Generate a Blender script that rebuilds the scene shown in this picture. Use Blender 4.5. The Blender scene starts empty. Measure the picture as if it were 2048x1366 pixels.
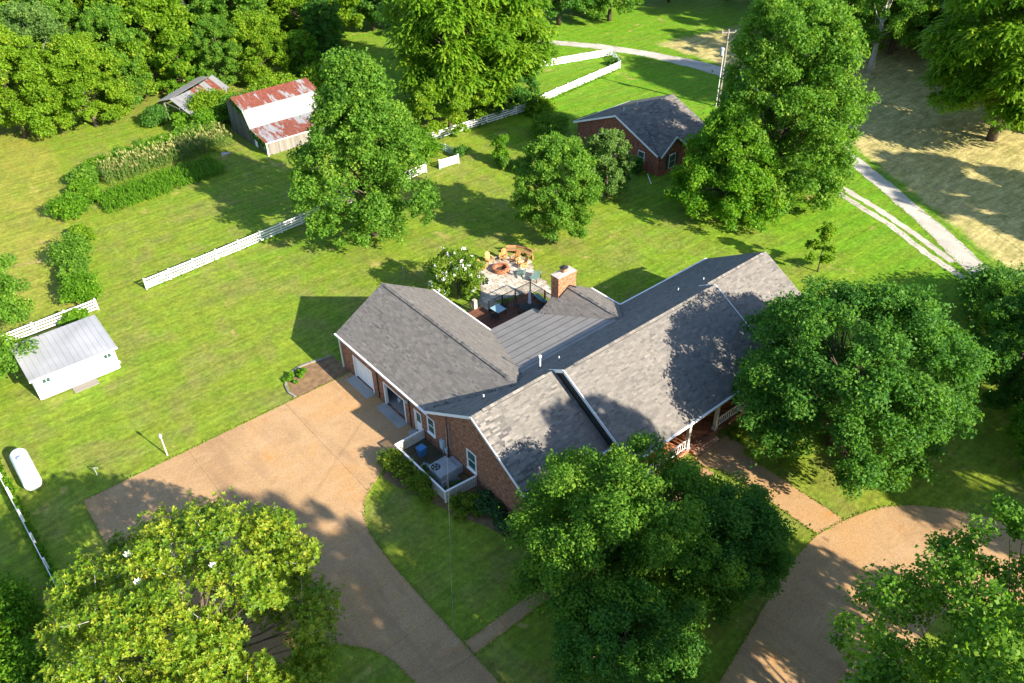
import bpy, math, random
import numpy as np
from mathutils import Matrix, Vector

# ------------------------------------------------------------------ scene, camera, sky, sun, exposure
S = bpy.context.scene
COL = S.collection
random.seed(7)

cam_d = bpy.data.cameras.new("camera")
cam = bpy.data.objects.new("camera", cam_d)
COL.objects.link(cam)
S.camera = cam
RGT = (0.76540405, -0.64333389, -0.01667756)
DWN = (-0.39658680, -0.45111140, -0.79951073)
FWD = (0.50682892, 0.61856285, -0.60042023)
cam.matrix_world = Matrix(((RGT[0], -DWN[0], -FWD[0], 0.0),
                           (RGT[1], -DWN[1], -FWD[1], 0.0),
                           (RGT[2], -DWN[2], -FWD[2], 42.0),
                           (0, 0, 0, 1)))
cam_d.sensor_width = 36.0
cam_d.lens = 36.0 * 1646.0 / 2048.0
cam_d.clip_start = 0.5
cam_d.clip_end = 3000.0
CAM = np.array([0.0, 0.0, 42.0])

SUN_EL = math.radians(27.3)
SUN_H = (0.194, -0.981)                       # horizontal direction towards the sun
world = bpy.data.worlds.new("World")
S.world = world
world.use_nodes = True
wn, wl = world.node_tree.nodes, world.node_tree.links
bg = wn["Background"]
sky = wn.new("ShaderNodeTexSky")
sky.sky_type = 'NISHITA'
sky.sun_disc = False
sky.sun_elevation = SUN_EL
sky.sun_rotation = math.atan2(SUN_H[0], SUN_H[1])
sky.air_density = 1.0
sky.dust_density = 0.4
sky.ozone_density = 2.2
wl.new(sky.outputs[0], bg.inputs[0])
bg.inputs[1].default_value = 0.115

sun_d = bpy.data.lights.new("sun", 'SUN')
sun_d.energy = 5.0
sun_d.angle = math.radians(0.55)
sun_d.color = (1.0, 0.91, 0.77)
sun = bpy.data.objects.new("sun", sun_d)
COL.objects.link(sun)
sd = Vector((SUN_H[0] * math.cos(SUN_EL), SUN_H[1] * math.cos(SUN_EL), math.sin(SUN_EL)))
sun.rotation_euler = sd.to_track_quat('Z', 'Y').to_euler()
sun.location = (40, -60, 80)

S.view_settings.view_transform = 'Standard'
S.view_settings.look = 'None'
S.view_settings.exposure = 1.58
S.view_settings.gamma = 1.0
S.view_settings.use_curve_mapping = False
S.render.engine = 'CYCLES'
S.cycles.max_bounces = 8
S.cycles.diffuse_bounces = 6
S.cycles.transmission_bounces = 6
S.cycles.transparent_max_bounces = 4

# ------------------------------------------------------------------ node helpers and materials
class NT:
    def __init__(self, name):
        self.m = bpy.data.materials.new(name)
        self.m.use_nodes = True
        self.n, self.l = self.m.node_tree.nodes, self.m.node_tree.links
        self.b = self.n["Principled BSDF"]

    def put(self, sock, v):
        if hasattr(v, "is_linked") or hasattr(v, "links"):
            self.l.new(v, sock)
        elif isinstance(v, (tuple, list)) and len(v) == 3 and sock.type == 'RGBA':
            sock.default_value = (*v, 1)
        else:
            sock.default_value = v

    def pos(self):
        return self.n.new("ShaderNodeNewGeometry").outputs["Position"]

    def obj(self):
        return self.n.new("ShaderNodeTexCoord").outputs["Object"]

    def noise(self, vec, scale, detail=3.0, rough=0.55, dist=0.0):
        x = self.n.new("ShaderNodeTexNoise")
        self.put(x.inputs["Vector"], vec)
        x.inputs["Scale"].default_value = scale
        x.inputs["Detail"].default_value = detail
        x.inputs["Roughness"].default_value = rough
        x.inputs["Distortion"].default_value = dist
        return x.outputs["Fac"]

    def map(self, vec, scale=(1, 1, 1), rot=(0, 0, 0), loc=(0, 0, 0)):
        x = self.n.new("ShaderNodeMapping")
        self.put(x.inputs[0], vec)
        x.inputs["Scale"].default_value = scale
        x.inputs["Rotation"].default_value = rot
        x.inputs["Location"].default_value = loc
        return x.outputs[0]

    def ramp(self, fac, stops):
        x = self.n.new("ShaderNodeValToRGB")
        self.put(x.inputs[0], fac)
        e = x.color_ramp.elements
        while len(e) < len(stops):
            e.new(0.5)
        for i, (p, c) in enumerate(stops):
            e[i].position = p
            e[i].color = (*c, 1) if isinstance(c, (tuple, list)) else (c, c, c, 1)
        return x.outputs[0]

    def mix(self, fac, a, b, mode='MIX'):
        x = self.n.new("ShaderNodeMix")
        x.data_type = 'RGBA'
        x.blend_type = mode
        self.put(x.inputs["Factor"], fac)
        self.put(x.inputs[6], a)
        self.put(x.inputs[7], b)
        return x.outputs[2]

    def math(self, op, a, b=0.0, clamp=False):
        x = self.n.new("ShaderNodeMath")
        x.operation = op
        x.use_clamp = clamp
        self.put(x.inputs[0], a)
        self.put(x.inputs[1], b)
        return x.outputs[0]

    def xyz(self, vec):
        x = self.n.new("ShaderNodeSeparateXYZ")
        self.put(x.inputs[0], vec)
        return x.outputs

    def bump(self, h, strength=0.3, dist=0.02):
        x = self.n.new("ShaderNodeBump")
        x.inputs["Strength"].default_value = strength
        x.inputs["Distance"].default_value = dist
        self.put(x.inputs["Height"], h)
        self.l.new(x.outputs[0], self.b.inputs["Normal"])

    def attr(self, name):
        x = self.n.new("ShaderNodeAttribute")
        x.attribute_name = name
        return x.outputs["Fac"]

    def done(self, color, rough=0.8, spec=0.3, metal=0.0):
        self.put(self.b.inputs["Base Color"], color)
        self.put(self.b.inputs["Roughness"], rough)
        self.b.inputs["Specular IOR Level"].default_value = spec
        self.b.inputs["Metallic"].default_value = metal
        return self.m


def simple(name, a, b, scale=3.0, rough=0.7, spec=0.3, metal=0.0, bump=0.0, bscale=30.0, detail=4):
    t = NT(name)
    p = t.pos()
    c = t.ramp(t.noise(p, scale, detail), [(0.3, a), (0.7, b)])
    if bump:
        t.bump(t.noise(p, bscale, 3), bump)
    return t.done(c, rough, spec, metal)


def grass_material():
    t = NT("grass")
    p = t.pos()
    x, y, z = t.xyz(p)
    big = t.noise(p, 0.045, 3, 0.55)
    mid = t.noise(p, 0.22, 4, 0.6, 0.4)
    fine = t.noise(p, 2.6, 4, 0.7)
    blade = t.noise(t.map(p, (1, 1, 1), (0, 0, 0.5)), 16.0, 2, 0.7)
    # lush lime green far side, yellower green round the house and the west yard
    lush = (0.106, 0.245, 0.008)
    yel = (0.170, 0.222, 0.021)
    olive = (0.178, 0.172, 0.046)
    straw = (0.330, 0.255, 0.085)
    far = t.math('ADD', t.math('MULTIPLY', t.math('SUBTRACT', x, 46.0), 0.035), t.math('MULTIPLY', t.math('SUBTRACT', big, 0.5), 1.6), True)
    base = t.mix(far, yel, lush)
    base = t.mix(t.ramp(big, [(0.42, 0.0), (0.66, 0.75)]), base, (0.112, 0.212, 0.013))
    base = t.mix(t.math('MULTIPLY', t.ramp(mid, [(0.46, 0.0), (0.64, 0.8)]), t.math('SUBTRACT', 1.0, t.math('MULTIPLY', far, 0.8))), base, olive)
    # mower stripes
    st = t.n.new("ShaderNodeTexWave")
    t.put(st.inputs["Vector"], t.map(p, (1, 1, 1), (0, 0, 0.12)))
    st.inputs["Scale"].default_value = 0.155
    st.inputs["Distortion"].default_value = 1.6
    st.inputs["Detail"].default_value = 2.0
    st.inputs["Detail Scale"].default_value = 0.6
    base = t.mix(t.math('MULTIPLY', st.outputs["Fac"], 0.42), base, t.mix(0.5, base, (0.075, 0.180, 0.006)))
    st2 = t.n.new("ShaderNodeTexWave")
    t.put(st2.inputs["Vector"], t.map(p, (1, 1, 1), (0, 0, 1.75)))
    st2.inputs["Scale"].default_value = 0.11
    st2.inputs["Distortion"].default_value = 3.0
    st2.inputs["Detail"].default_value = 2.0
    st2.inputs["Detail Scale"].default_value = 0.4
    base = t.mix(t.math('MULTIPLY', st2.outputs["Fac"], 0.22), base, (0.20, 0.215, 0.018))
    # west pasture: drier, orange-green
    wx = t.math('MULTIPLY', t.math('SUBTRACT', t.math('SUBTRACT', 12.5, x), t.math('MULTIPLY', t.math('SUBTRACT', y, 82.0), -0.20)), 0.6, True)
    wy = t.math('MULTIPLY', t.math('SUBTRACT', y, 71.0), 0.5, True)
    west = t.math('MULTIPLY', wx, wy)
    wn_ = t.noise(t.map(p, (1, 0.35, 1), (0, 0, 0.6)), 0.5, 4, 0.6)
    base = t.mix(t.math('MULTIPLY', west, t.ramp(wn_, [(0.36, 0.25), (0.62, 1.0)])), base, (0.235, 0.228, 0.036))
    # bare, straw coloured patches with a shape of their own
    pat = t.ramp(t.noise(p, 0.31, 5, 0.62, 0.8), [(0.625, 0.0), (0.70, 0.8)])
    base = t.mix(pat, base, straw)
    # hay stubble field along the gravel lane
    lane = t.math('ADD', t.math('MULTIPLY', t.math('SUBTRACT', y, 22.0), 0.575), 78.2)
    lane = t.math('MINIMUM', lane, 104.2)
    hx = t.math('SUBTRACT', x, t.math('ADD', lane, t.math('MULTIPLY', t.math('SUBTRACT', t.noise(p, 0.5, 3), 0.5), 3.0)))
    hy = t.math('SUBTRACT', t.math('ADD', t.math('MULTIPLY', x, -0.16), 107.0), y)
    hay = t.math('MULTIPLY', t.math('MULTIPLY', hx, 0.9, True), t.math('MULTIPLY', hy, 0.5, True))
    hn = t.noise(t.map(p, (0.35, 1.0, 1), (0, 0, -0.9)), 0.9, 5, 0.7, 0.6)
    hcol = t.ramp(hn, [(0.28, (0.20, 0.20, 0.055)), (0.45, (0.33, 0.285, 0.105)), (0.62, (0.44, 0.365, 0.15)), (0.8, (0.38, 0.29, 0.11))])
    base = t.mix(hay, base, hcol)
    # fine value variation, tufts and mowing streaks
    streak = t.noise(t.map(p, (0.25, 2.2, 1), (0, 0, 0.12)), 0.9, 4, 0.65)
    tuft = t.noise(p, 0.9, 4, 0.65)
    base = t.mix(1.0, base, t.ramp(tuft, [(0.30, 0.80), (0.5, 1.0), (0.72, 1.18)]), 'MULTIPLY')
    base = t.mix(1.0, base, t.ramp(streak, [(0.32, 0.78), (0.5, 1.0), (0.7, 1.22)]), 'MULTIPLY')
    v = t.math('ADD', t.math('MULTIPLY', fine, 0.9), t.math('MULTIPLY', blade, 0.75))
    base = t.mix(1.0, base, t.ramp(v, [(0.45, 0.55), (0.82, 1.0), (1.18, 1.45)]), 'MULTIPLY')
    t.bump(t.math('ADD', fine, t.math('MULTIPLY', blade, 0.8)), 0.7, 0.09)
    return t.done(base, 0.85, 0.12)


def concrete_material():
    t = NT("aggregate_concrete")
    p = t.pos()
    big = t.noise(p, 0.16, 4, 0.6, 0.6)
    streak = t.noise(t.map(p, (0.35, 1.3, 1), (0, 0, 0.5)), 0.8, 5, 0.65, 0.8)
    c = t.ramp(big, [(0.30, (0.315, 0.190, 0.092)), (0.5, (0.385, 0.243, 0.120)), (0.72, (0.400, 0.225, 0.085))])
    c = t.mix(t.ramp(streak, [(0.52, 0.0), (0.72, 0.6)]), c, (0.44, 0.295, 0.165))
    c = t.mix(t.ramp(t.noise(p, 0.9, 5, 0.7), [(0.55, 0.0), (0.75, 0.5)]), c, (0.225, 0.130, 0.068))
    agg = t.noise(p, 13.0, 4, 0.9)
    c = t.mix(1.0, c, t.ramp(agg, [(0.28, 0.55), (0.5, 0.98), (0.72, 1.42)]), 'MULTIPLY')
    # tyre rubbed lanes and rust blooms with a shape of their own
    rub = t.noise(t.map(p, (0.9, 0.12, 1), (0, 0, -0.15)), 0.9, 3, 0.5, 0.5)
    c = t.mix(t.ramp(rub, [(0.56, 0.0), (0.68, 0.35)]), c, (0.20, 0.125, 0.075))
    c = t.mix(t.ramp(t.noise(p, 0.42, 5, 0.65, 1.0), [(0.60, 0.0), (0.72, 0.6)]), c, (0.40, 0.185, 0.045))
    t.bump(agg, 0.35, 0.01)
    return t.done(c, 0.82, 0.25)


def gravel_material():
    t = NT("pale_gravel")
    p = t.pos()
    c = t.ramp(t.noise(p, 0.35, 4, 0.6), [(0.3, (0.36, 0.325, 0.27)), (0.7, (0.52, 0.475, 0.405))])
    c = t.mix(t.ramp(t.noise(t.map(p, (1.0, 0.45, 1), (0, 0, -0.53)), 0.9, 4, 0.6), [(0.60, 0.0), (0.70, 0.8)]), c, (0.16, 0.15, 0.06))
    g = t.noise(p, 14.0, 3, 0.8)
    c = t.mix(1.0, c, t.ramp(g, [(0.3, 0.7), (0.7, 1.2)]), 'MULTIPLY')
    t.bump(g, 0.4, 0.02)
    return t.done(c, 0.9, 0.2)


def brick_material(name, c1, c2, mortar, w=0.21, h=0.072):
    t = NT(name)
    p = t.pos()
    x, y, z = t.xyz(p)
    cv = t.n.new("ShaderNodeCombineXYZ")
    t.l.new(t.math('ADD', x, y), cv.inputs[0])
    t.l.new(z, cv.inputs[1])
    b = t.n.new("ShaderNodeTexBrick")
    t.l.new(cv.outputs[0], b.inputs["Vector"])
    b.inputs["Color1"].default_value = (*c1, 1)
    b.inputs["Color2"].default_value = (*c2, 1)
    b.inputs["Mortar"].default_value = (*mortar, 1)
    b.inputs["Scale"].default_value = 1.0
    b.inputs["Mortar Size"].default_value = 0.009
    b.inputs["Mortar Smooth"].default_value = 0.2
    b.inputs["Bias"].default_value = -0.1
    b.inputs["Brick Width"].default_value = w
    b.inputs["Row Height"].default_value = h
    v = t.noise(t.map(cv.outputs[0], (3.0, 9.0, 1)), 1.0, 2, 0.7)
    c = t.mix(1.0, b.outputs[0], t.ramp(v, [(0.3, 0.40), (0.5, 1.0), (0.70, 2.0)]), 'MULTIPLY')
    c = t.mix(t.ramp(t.noise(p, 0.5, 4, 0.6), [(0.4, 0.0), (0.7, 0.3)]), c, (0.09, 0.05, 0.035))
    t.bump(t.math('SUBTRACT', 1.0, b.outputs["Fac"]), 0.5, 0.012)
    return t.done(c, 0.85, 0.2)


SH_STOPS = [(0.0, (0.078, 0.074, 0.070)), (0.35, (0.132, 0.121, 0.108)), (0.62, (0.178, 0.161, 0.141)), (1.0, (0.242, 0.217, 0.188))]


def shingle_material(name, single):
    t = NT(name)
    p = t.pos()
    if single:
        oi = t.n.new("ShaderNodeObjectInfo")
        f = oi.outputs["Random"]
    else:
        f = t.attr("tone")
    c = t.ramp(f, SH_STOPS)
    g = t.noise(p, 11.0, 3, 0.8)
    c = t.mix(1.0, c, t.ramp(g, [(0.3, 0.80), (0.5, 1.0), (0.7, 1.18)]), 'MULTIPLY')
    c = t.mix(t.ramp(t.noise(p, 0.45, 4, 0.6), [(0.45, 0.0), (0.75, 0.2)]), c, (0.18, 0.15, 0.115))
    t.bump(g, 0.25, 0.01)
    return t.done(c, 0.9, 0.2)


def leaf_material(name, dark, midc, light, rough=0.6, trans=0.30, spec=0.22):
    t = NT(name)
    c = t.ramp(t.attr("tone"), [(0.0, dark), (0.5, midc), (1.0, light)])
    t.done(c, rough, spec)
    tr = t.n.new("ShaderNodeBsdfTranslucent")
    t.l.new(t.mix(1.0, c, (1.25, 1.25, 0.55), 'MULTIPLY'), tr.inputs[0])
    mx = t.n.new("ShaderNodeMixShader")
    mx.inputs[0].default_value = trans
    t.l.new(t.b.outputs[0], mx.inputs[1])
    t.l.new(tr.outputs[0], mx.inputs[2])
    t.l.new(mx.outputs[0], t.n["Material Output"].inputs[0])
    return t.m


def metal_roof_material(name, rust, base=(0.62, 0.61, 0.60), seed=0.0, lo=0.47, hi=0.52):
    t = NT(name)
    p = t.pos()
    c = t.ramp(t.noise(t.map(p, (6, 0.8, 0.8)), 0.7, 4), [(0.3, tuple(v * 0.82 for v in base)), (0.7, base)])
    n = t.noise(t.map(p, (2.2, 0.5, 0.5), (0, 0, 0), (seed, seed, 0)), 0.55, 6, 0.7, 0.3)
    r = t.ramp(t.noise(p, 2.5, 4), [(0.3, (0.150, 0.040, 0.024)), (0.7, (0.240, 0.080, 0.050))])
    c = t.mix(t.ramp(n, [(lo, 1.0 if rust else 0.0), (hi, 0.0)]), c, r)
    return t.done(c, 0.6, 0.3)


def glass_material(name, tint=(0.03, 0.05, 0.05)):
    t = NT(name)
    t.done(tint, 0.06, 0.8)
    return t.m


def plank_material(name, a, b, axis=0):
    t = NT(name)
    p = t.pos()
    oi = t.n.new("ShaderNodeObjectInfo")
    sc = (0.6, 9, 9) if axis == 0 else ((9, 0.6, 9) if axis == 1 else (9, 9, 0.6))
    g = t.noise(t.map(p, sc), 1.4, 4, 0.6)
    c = t.mix(g, a, b)
    c = t.mix(1.0, c, t.ramp(oi.outputs["Random"], [(0.0, 0.78), (1.0, 1.22)]), 'MULTIPLY')
    t.bump(g, 0.2, 0.01)
    return t.done(c, 0.75, 0.25)


MAT = {}
MAT['grass'] = grass_material()
MAT['concrete'] = concrete_material()
MAT['gravel'] = gravel_material()
MAT['joint'] = simple("joint_earth", (0.11, 0.085, 0.045), (0.15, 0.13, 0.05), 3.0, 0.95)
MAT['soil'] = simple("mulch", (0.14, 0.085, 0.05), (0.26, 0.165, 0.085), 2.0, 0.95, 0.1, bump=0.6, bscale=22)
MAT['brick'] = brick_material("brown_brick", (0.290, 0.112, 0.056), (0.170, 0.066, 0.038), (0.30, 0.20, 0.14))
MAT['brick_red'] = brick_material("red_brick", (0.250, 0.068, 0.036), (0.200, 0.052, 0.030), (0.27, 0.17, 0.13))
MAT['brick_orange'] = brick_material("orange_brick", (0.37, 0.130, 0.052), (0.29, 0.092, 0.038), (0.38, 0.25, 0.17))
MAT['shingles'] = shingle_material("shingles", False)
MAT['shingle_one'] = shingle_material("shingle_single", True)
MAT['roll'] = simple("rolled_roofing", (0.215, 0.200, 0.180), (0.275, 0.255, 0.228), 0.9, 0.92, 0.15, bump=0.25, bscale=40)
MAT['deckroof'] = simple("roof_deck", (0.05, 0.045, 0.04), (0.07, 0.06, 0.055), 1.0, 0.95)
MAT['white'] = simple("white_paint", (0.70, 0.69, 0.67), (0.80, 0.79, 0.77), 1.3, 0.55, 0.35)
MAT['cream'] = simple("cream_paint", (0.50, 0.47, 0.40), (0.62, 0.585, 0.50), 1.3, 0.6, 0.3)
MAT['fence'] = simple("white_vinyl", (0.66, 0.65, 0.64), (0.80, 0.79, 0.78), 2.2, 0.5, 0.4)
MAT['black'] = simple("black_metal", (0.012, 0.012, 0.013), (0.022, 0.022, 0.024), 4.0, 0.45, 0.4)
MAT['dark'] = simple("dark_siding", (0.035, 0.035, 0.03), (0.06, 0.055, 0.045), 2.0, 0.8)
MAT['glass'] = glass_material("window_glass", (0.03, 0.075, 0.062))
MAT['glass_tbl'] = simple("table_glass", (0.20, 0.33, 0.36), (0.28, 0.42, 0.45), 3.0, 0.12, 0.6)
MAT['slab'] = simple("grey_concrete", (0.25, 0.25, 0.235), (0.35, 0.345, 0.32), 0.9, 0.85, 0.25, bump=0.2, bscale=30)
MAT['cap'] = simple("chimney_crown", (0.36, 0.30, 0.25), (0.48, 0.43, 0.37), 3.0, 0.85)
MAT['deck'] = plank_material("deck_board", (0.115, 0.046, 0.026), (0.170, 0.075, 0.043), 0)
MAT['oldwood'] = plank_material("weathered_wood", (0.15, 0.132, 0.11), (0.27, 0.24, 0.205), 2)
MAT['oldwood_dark'] = plank_material("dark_weathered_wood", (0.075, 0.075, 0.066), (0.150, 0.145, 0.128), 2)
MAT['mossdeck'] = plank_material("mossy_board", (0.052, 0.046, 0.026), (0.098, 0.085, 0.048), 0)
MAT['adk'] = plank_material("adirondack_wood", (0.46, 0.235, 0.075), (0.60, 0.34, 0.125), 2)
MAT['benchwood'] = plank_material("bench_wood", (0.26, 0.13, 0.065), (0.38, 0.20, 0.10), 0)
MAT['teal'] = simple("teal_plastic", (0.115, 0.20, 0.185), (0.15, 0.25, 0.23), 3.0, 0.5)
MAT['blue'] = simple("blue_plastic", (0.045, 0.17, 0.36), (0.06, 0.21, 0.42), 3.0, 0.45)
MAT['steelgrey'] = simple("grey_steel", (0.24, 0.26, 0.27), (0.33, 0.35, 0.36), 2.0, 0.5, 0.4, bump=0.05)
MAT['bluegrey'] = simple("meter_grey", (0.30, 0.39, 0.42), (0.38, 0.47, 0.50), 3.0, 0.5)
MAT['galv'] = simple("galvanised_roof", (0.29, 0.29, 0.30), (0.40, 0.40, 0.41), 0.45, 0.5, 0.4, 0.25, detail=6)
MAT['tank'] = simple("tank_white", (0.74, 0.74, 0.74), (0.82, 0.82, 0.82), 2.0, 0.4, 0.45)
MAT['polewood'] = plank_material("pole_wood", (0.17, 0.145, 0.12), (0.29, 0.25, 0.21), 2)
MAT['bark'] = simple("bark", (0.060, 0.045, 0.032), (0.135, 0.105, 0.080), 6.0, 0.9, 0.15, bump=0.6, bscale=18)
MAT['bark_pale'] = simple("pale_bark", (0.30, 0.275, 0.24), (0.46, 0.43, 0.385), 6.0, 0.9, 0.15, bump=0.5, bscale=18)
MAT['stone'] = None
MAT['rust_roof'] = metal_roof_material("rusty_sheet", True, (0.29, 0.29, 0.30), 3.0, 0.515, 0.56)
MAT['tin_roof'] = metal_roof_material("tin_sheet", True, (0.27, 0.27, 0.275), 11.0, 0.30, 0.40)
MAT['fabric'] = simple("umbrella_fabric", (0.60, 0.58, 0.60), (0.70, 0.68, 0.69), 5.0, 0.9)
MAT['petal'] = simple("white_petals", (0.78, 0.78, 0.74), (0.84, 0.83, 0.80), 5.0, 0.7)
MAT['wire'] = simple("cable", (0.10, 0.10, 0.10), (0.14, 0.14, 0.14), 2.0, 0.5)
MAT['bluepaint'] = simple("blue_sheet", (0.08, 0.30, 0.46), (0.12, 0.38, 0.55), 1.0, 0.5)


def stone_material():
    t = NT("flagstone")
    p = t.pos()
    oi = t.n.new("ShaderNodeObjectInfo")
    c = t.ramp(oi.outputs["Random"], [(0.0, (0.33, 0.28, 0.225)), (0.5, (0.46, 0.40, 0.325)), (1.0, (0.55, 0.50, 0.43))])
    c = t.mix(1.0, c, t.ramp(t.noise(p, 5.0, 4), [(0.3, 0.75), (0.7, 1.15)]), 'MULTIPLY')
    t.bump(t.noise(p, 14, 3), 0.4, 0.01)
    return t.done(c, 0.85, 0.2)


MAT['stone'] = stone_material()
LEAF = {
    'maple': leaf_material("maple_leaf", (0.060, 0.155, 0.014), (0.118, 0.262, 0.022), (0.235, 0.360, 0.036), trans=0.50),
    'deep': leaf_material("deep_leaf", (0.042, 0.135, 0.018), (0.080, 0.215, 0.026), (0.150, 0.290, 0.036), trans=0.50),
    'lime': leaf_material("lime_leaf", (0.090, 0.195, 0.008), (0.165, 0.300, 0.012), (0.300, 0.390, 0.024), trans=0.50),
    'walnut': leaf_material("walnut_leaf", (0.080, 0.190, 0.008), (0.145, 0.290, 0.012), (0.265, 0.370, 0.020), trans=0.50),
    'magnolia': leaf_material("magnolia_leaf", (0.065, 0.145, 0.006), (0.165, 0.262, 0.010), (0.345, 0.345, 0.026), 0.5, 0.35, 0.25),
    'olive': leaf_material("olive_leaf", (0.070, 0.150, 0.030), (0.130, 0.240, 0.048), (0.225, 0.330, 0.080), trans=0.50),
    'hedge': leaf_material("hedge_leaf", (0.070, 0.150, 0.012), (0.150, 0.250, 0.018), (0.320, 0.340, 0.036), trans=0.50),
    'holly': leaf_material("holly_leaf", (0.022, 0.075, 0.016), (0.042, 0.120, 0.022), (0.095, 0.170, 0.036), 0.45, 0.2, 0.4),
    'corn': leaf_material("corn_leaf", (0.060, 0.135, 0.020), (0.125, 0.205, 0.036), (0.360, 0.330, 0.120), trans=0.3),
    'weed': leaf_material("weed_leaf", (0.062, 0.180, 0.008), (0.120, 0.275, 0.012), (0.215, 0.360, 0.020), trans=0.50),
    'myrtle': leaf_material("myrtle_leaf", (0.075, 0.160, 0.014), (0.140, 0.245, 0.020), (0.250, 0.330, 0.034), trans=0.50),
    'lawnblade': leaf_material("lawn_blade", (0.125, 0.200, 0.018), (0.180, 0.255, 0.022), (0.240, 0.290, 0.035), trans=0.3),
    'dead': leaf_material("pale_twig", (0.30, 0.27, 0.23), (0.42, 0.39, 0.34), (0.50, 0.47, 0.42), 0.8, 0.05, 0.1),
}

# ------------------------------------------------------------------ object helpers
def wmat(o):
    m = o.matrix_basis.copy()
    if o.parent is not None:
        m = wmat(o.parent) @ o.matrix_parent_inverse @ m
    return m


def link(o, parent=None, world_coords=True):
    COL.objects.link(o)
    if parent is not None:
        o.parent = parent
        if world_coords:
            o.matrix_parent_inverse = wmat(parent).inverted()
    return o


def empty(name, loc=(0, 0, 0), rz=0.0):
    o = bpy.data.objects.new(name, None)
    o.empty_display_size = 0.2
    o.location = loc
    o.rotation_euler = (0, 0, rz)
    COL.objects.link(o)
    return o


def tag(o, label=None, cat=None, group=None, kind=None):
    if label:
        o["label"] = label
    if cat:
        o["category"] = cat
    if group:
        o["group"] = group
    if kind:
        o["kind"] = kind
    return o


class MB:
    """collects shapes for ONE mesh"""
    def __init__(self):
        self.v, self.f = [], []

    def add(self, vs, fs):
        k = len(self.v)
        self.v += [tuple(p) for p in vs]
        self.f += [tuple(i + k for i in q) for q in fs]
        return self

    def box(self, x0, x1, y0, y1, z0, z1):
        return self.add([(x0, y0, z0), (x1, y0, z0), (x1, y1, z0), (x0, y1, z0), (x0, y0, z1), (x1, y0, z1), (x1, y1, z1), (x0, y1, z1)],
                        [(0, 3, 2, 1), (4, 5, 6, 7), (0, 1, 5, 4), (1, 2, 6, 5), (2, 3, 7, 6), (3, 0, 4, 7)])

    def beam(self, a, b, w, h, up=(0, 0, 1)):
        a, b = Vector(a), Vector(b)
        d = (b - a).normalized()
        s = d.cross(Vector(up))
        if s.length < 1e-4:
            s = d.cross(Vector((1, 0, 0)))
        s.normalize()
        u = s.cross(d).normalized()
        s *= w / 2
        u *= h / 2
        vs = [a - s - u, a + s - u, a + s + u, a - s + u, b - s - u, b + s - u, b + s + u, b - s + u]
        return self.add(vs, [(0, 1, 2, 3), (7, 6, 5, 4), (1, 0, 4, 5), (2, 1, 5, 6), (3, 2, 6, 7), (0, 3, 7, 4)])

    def tube(self, pts, rads, n=8, cap=True):
        rings = []
        pts = [Vector(p) for p in pts]
        vs, fs = [], []
        for i, p in enumerate(pts):
            d = (pts[min(i + 1, len(pts) - 1)] - pts[max(i - 1, 0)]).normalized()
            s = d.cross(Vector((0.3, 0.1, 1)) if abs(d.z) < 0.9 else Vector((1, 0, 0))).normalized()
            u = s.cross(d)
            r = rads[i] if isinstance(rads, (list, tuple)) else rads
            for k in range(n):
                a = 2 * math.pi * k / n
                vs.append(p + s * (r * math.cos(a)) + u * (r * math.sin(a)))
        for i in range(len(pts) - 1):
            for k in range(n):
                k2 = (k + 1) % n
                fs.append((i * n + k, i * n + k2, (i + 1) * n + k2, (i + 1) * n + k))
        if cap:
            fs.append(tuple(range(n - 1, -1, -1)))
            fs.append(tuple((len(pts) - 1) * n + k for k in range(n)))
        return self.add(vs, fs)

    def prism(self, poly, z0, z1):
        n = len(poly)
        vs = [(x, y, z0) for x, y in poly] + [(x, y, z1) for x, y in poly]
        fs = [tuple(range(n - 1, -1, -1)), tuple(range(n, 2 * n))]
        fs += [(i, (i + 1) % n, n + (i + 1) % n, n + i) for i in range(n)]
        return self.add(vs, fs)

    def extrude(self, poly3, d):
        n = len(poly3)
        vs = [tuple(p) for p in poly3] + [(p[0] + d[0], p[1] + d[1], p[2] + d[2]) for p in poly3]
        fs = [tuple(range(n - 1, -1, -1)), tuple(range(n, 2 * n))]
        fs += [(i, (i + 1) % n, n + (i + 1) % n, n + i) for i in range(n)]
        return self.add(vs, fs)

    def lathe(self, c, prof, n=16):
        vs, fs = [], []
        for r, z in prof:
            for k in range(n):
                a = 2 * math.pi * k / n
                vs.append((c[0] + r * math.cos(a), c[1] + r * math.sin(a), c[2] + z))
        m = len(prof)
        for i in range(m - 1):
            for k in range(n):
                fs.append((i * n + k, i * n + (k + 1) % n, (i + 1) * n + (k + 1) % n, (i + 1) * n + k))
        if prof[-1][0] > 1e-4:
            fs.append(tuple((m - 1) * n + k for k in range(n)))
        return self.add(vs, fs)

    def build(self, name, m, parent=None, world_coords=True, smooth=False):
        me = bpy.data.meshes.new(name)
        me.from_pydata(self.v, [], self.f)
        me.update()
        if smooth:
            me.polygons.foreach_set("use_smooth", [True] * len(me.polygons))
        me.materials.append(MAT[m] if isinstance(m, str) else m)
        o = bpy.data.objects.new(name, me)
        return link(o, parent, world_coords)


def fix_normals(o):
    import bmesh
    bm = bmesh.new()
    bm.from_mesh(o.data)
    bmesh.ops.recalc_face_normals(bm, faces=bm.faces)
    bm.to_mesh(o.data)
    bm.free()
    return o


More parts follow.
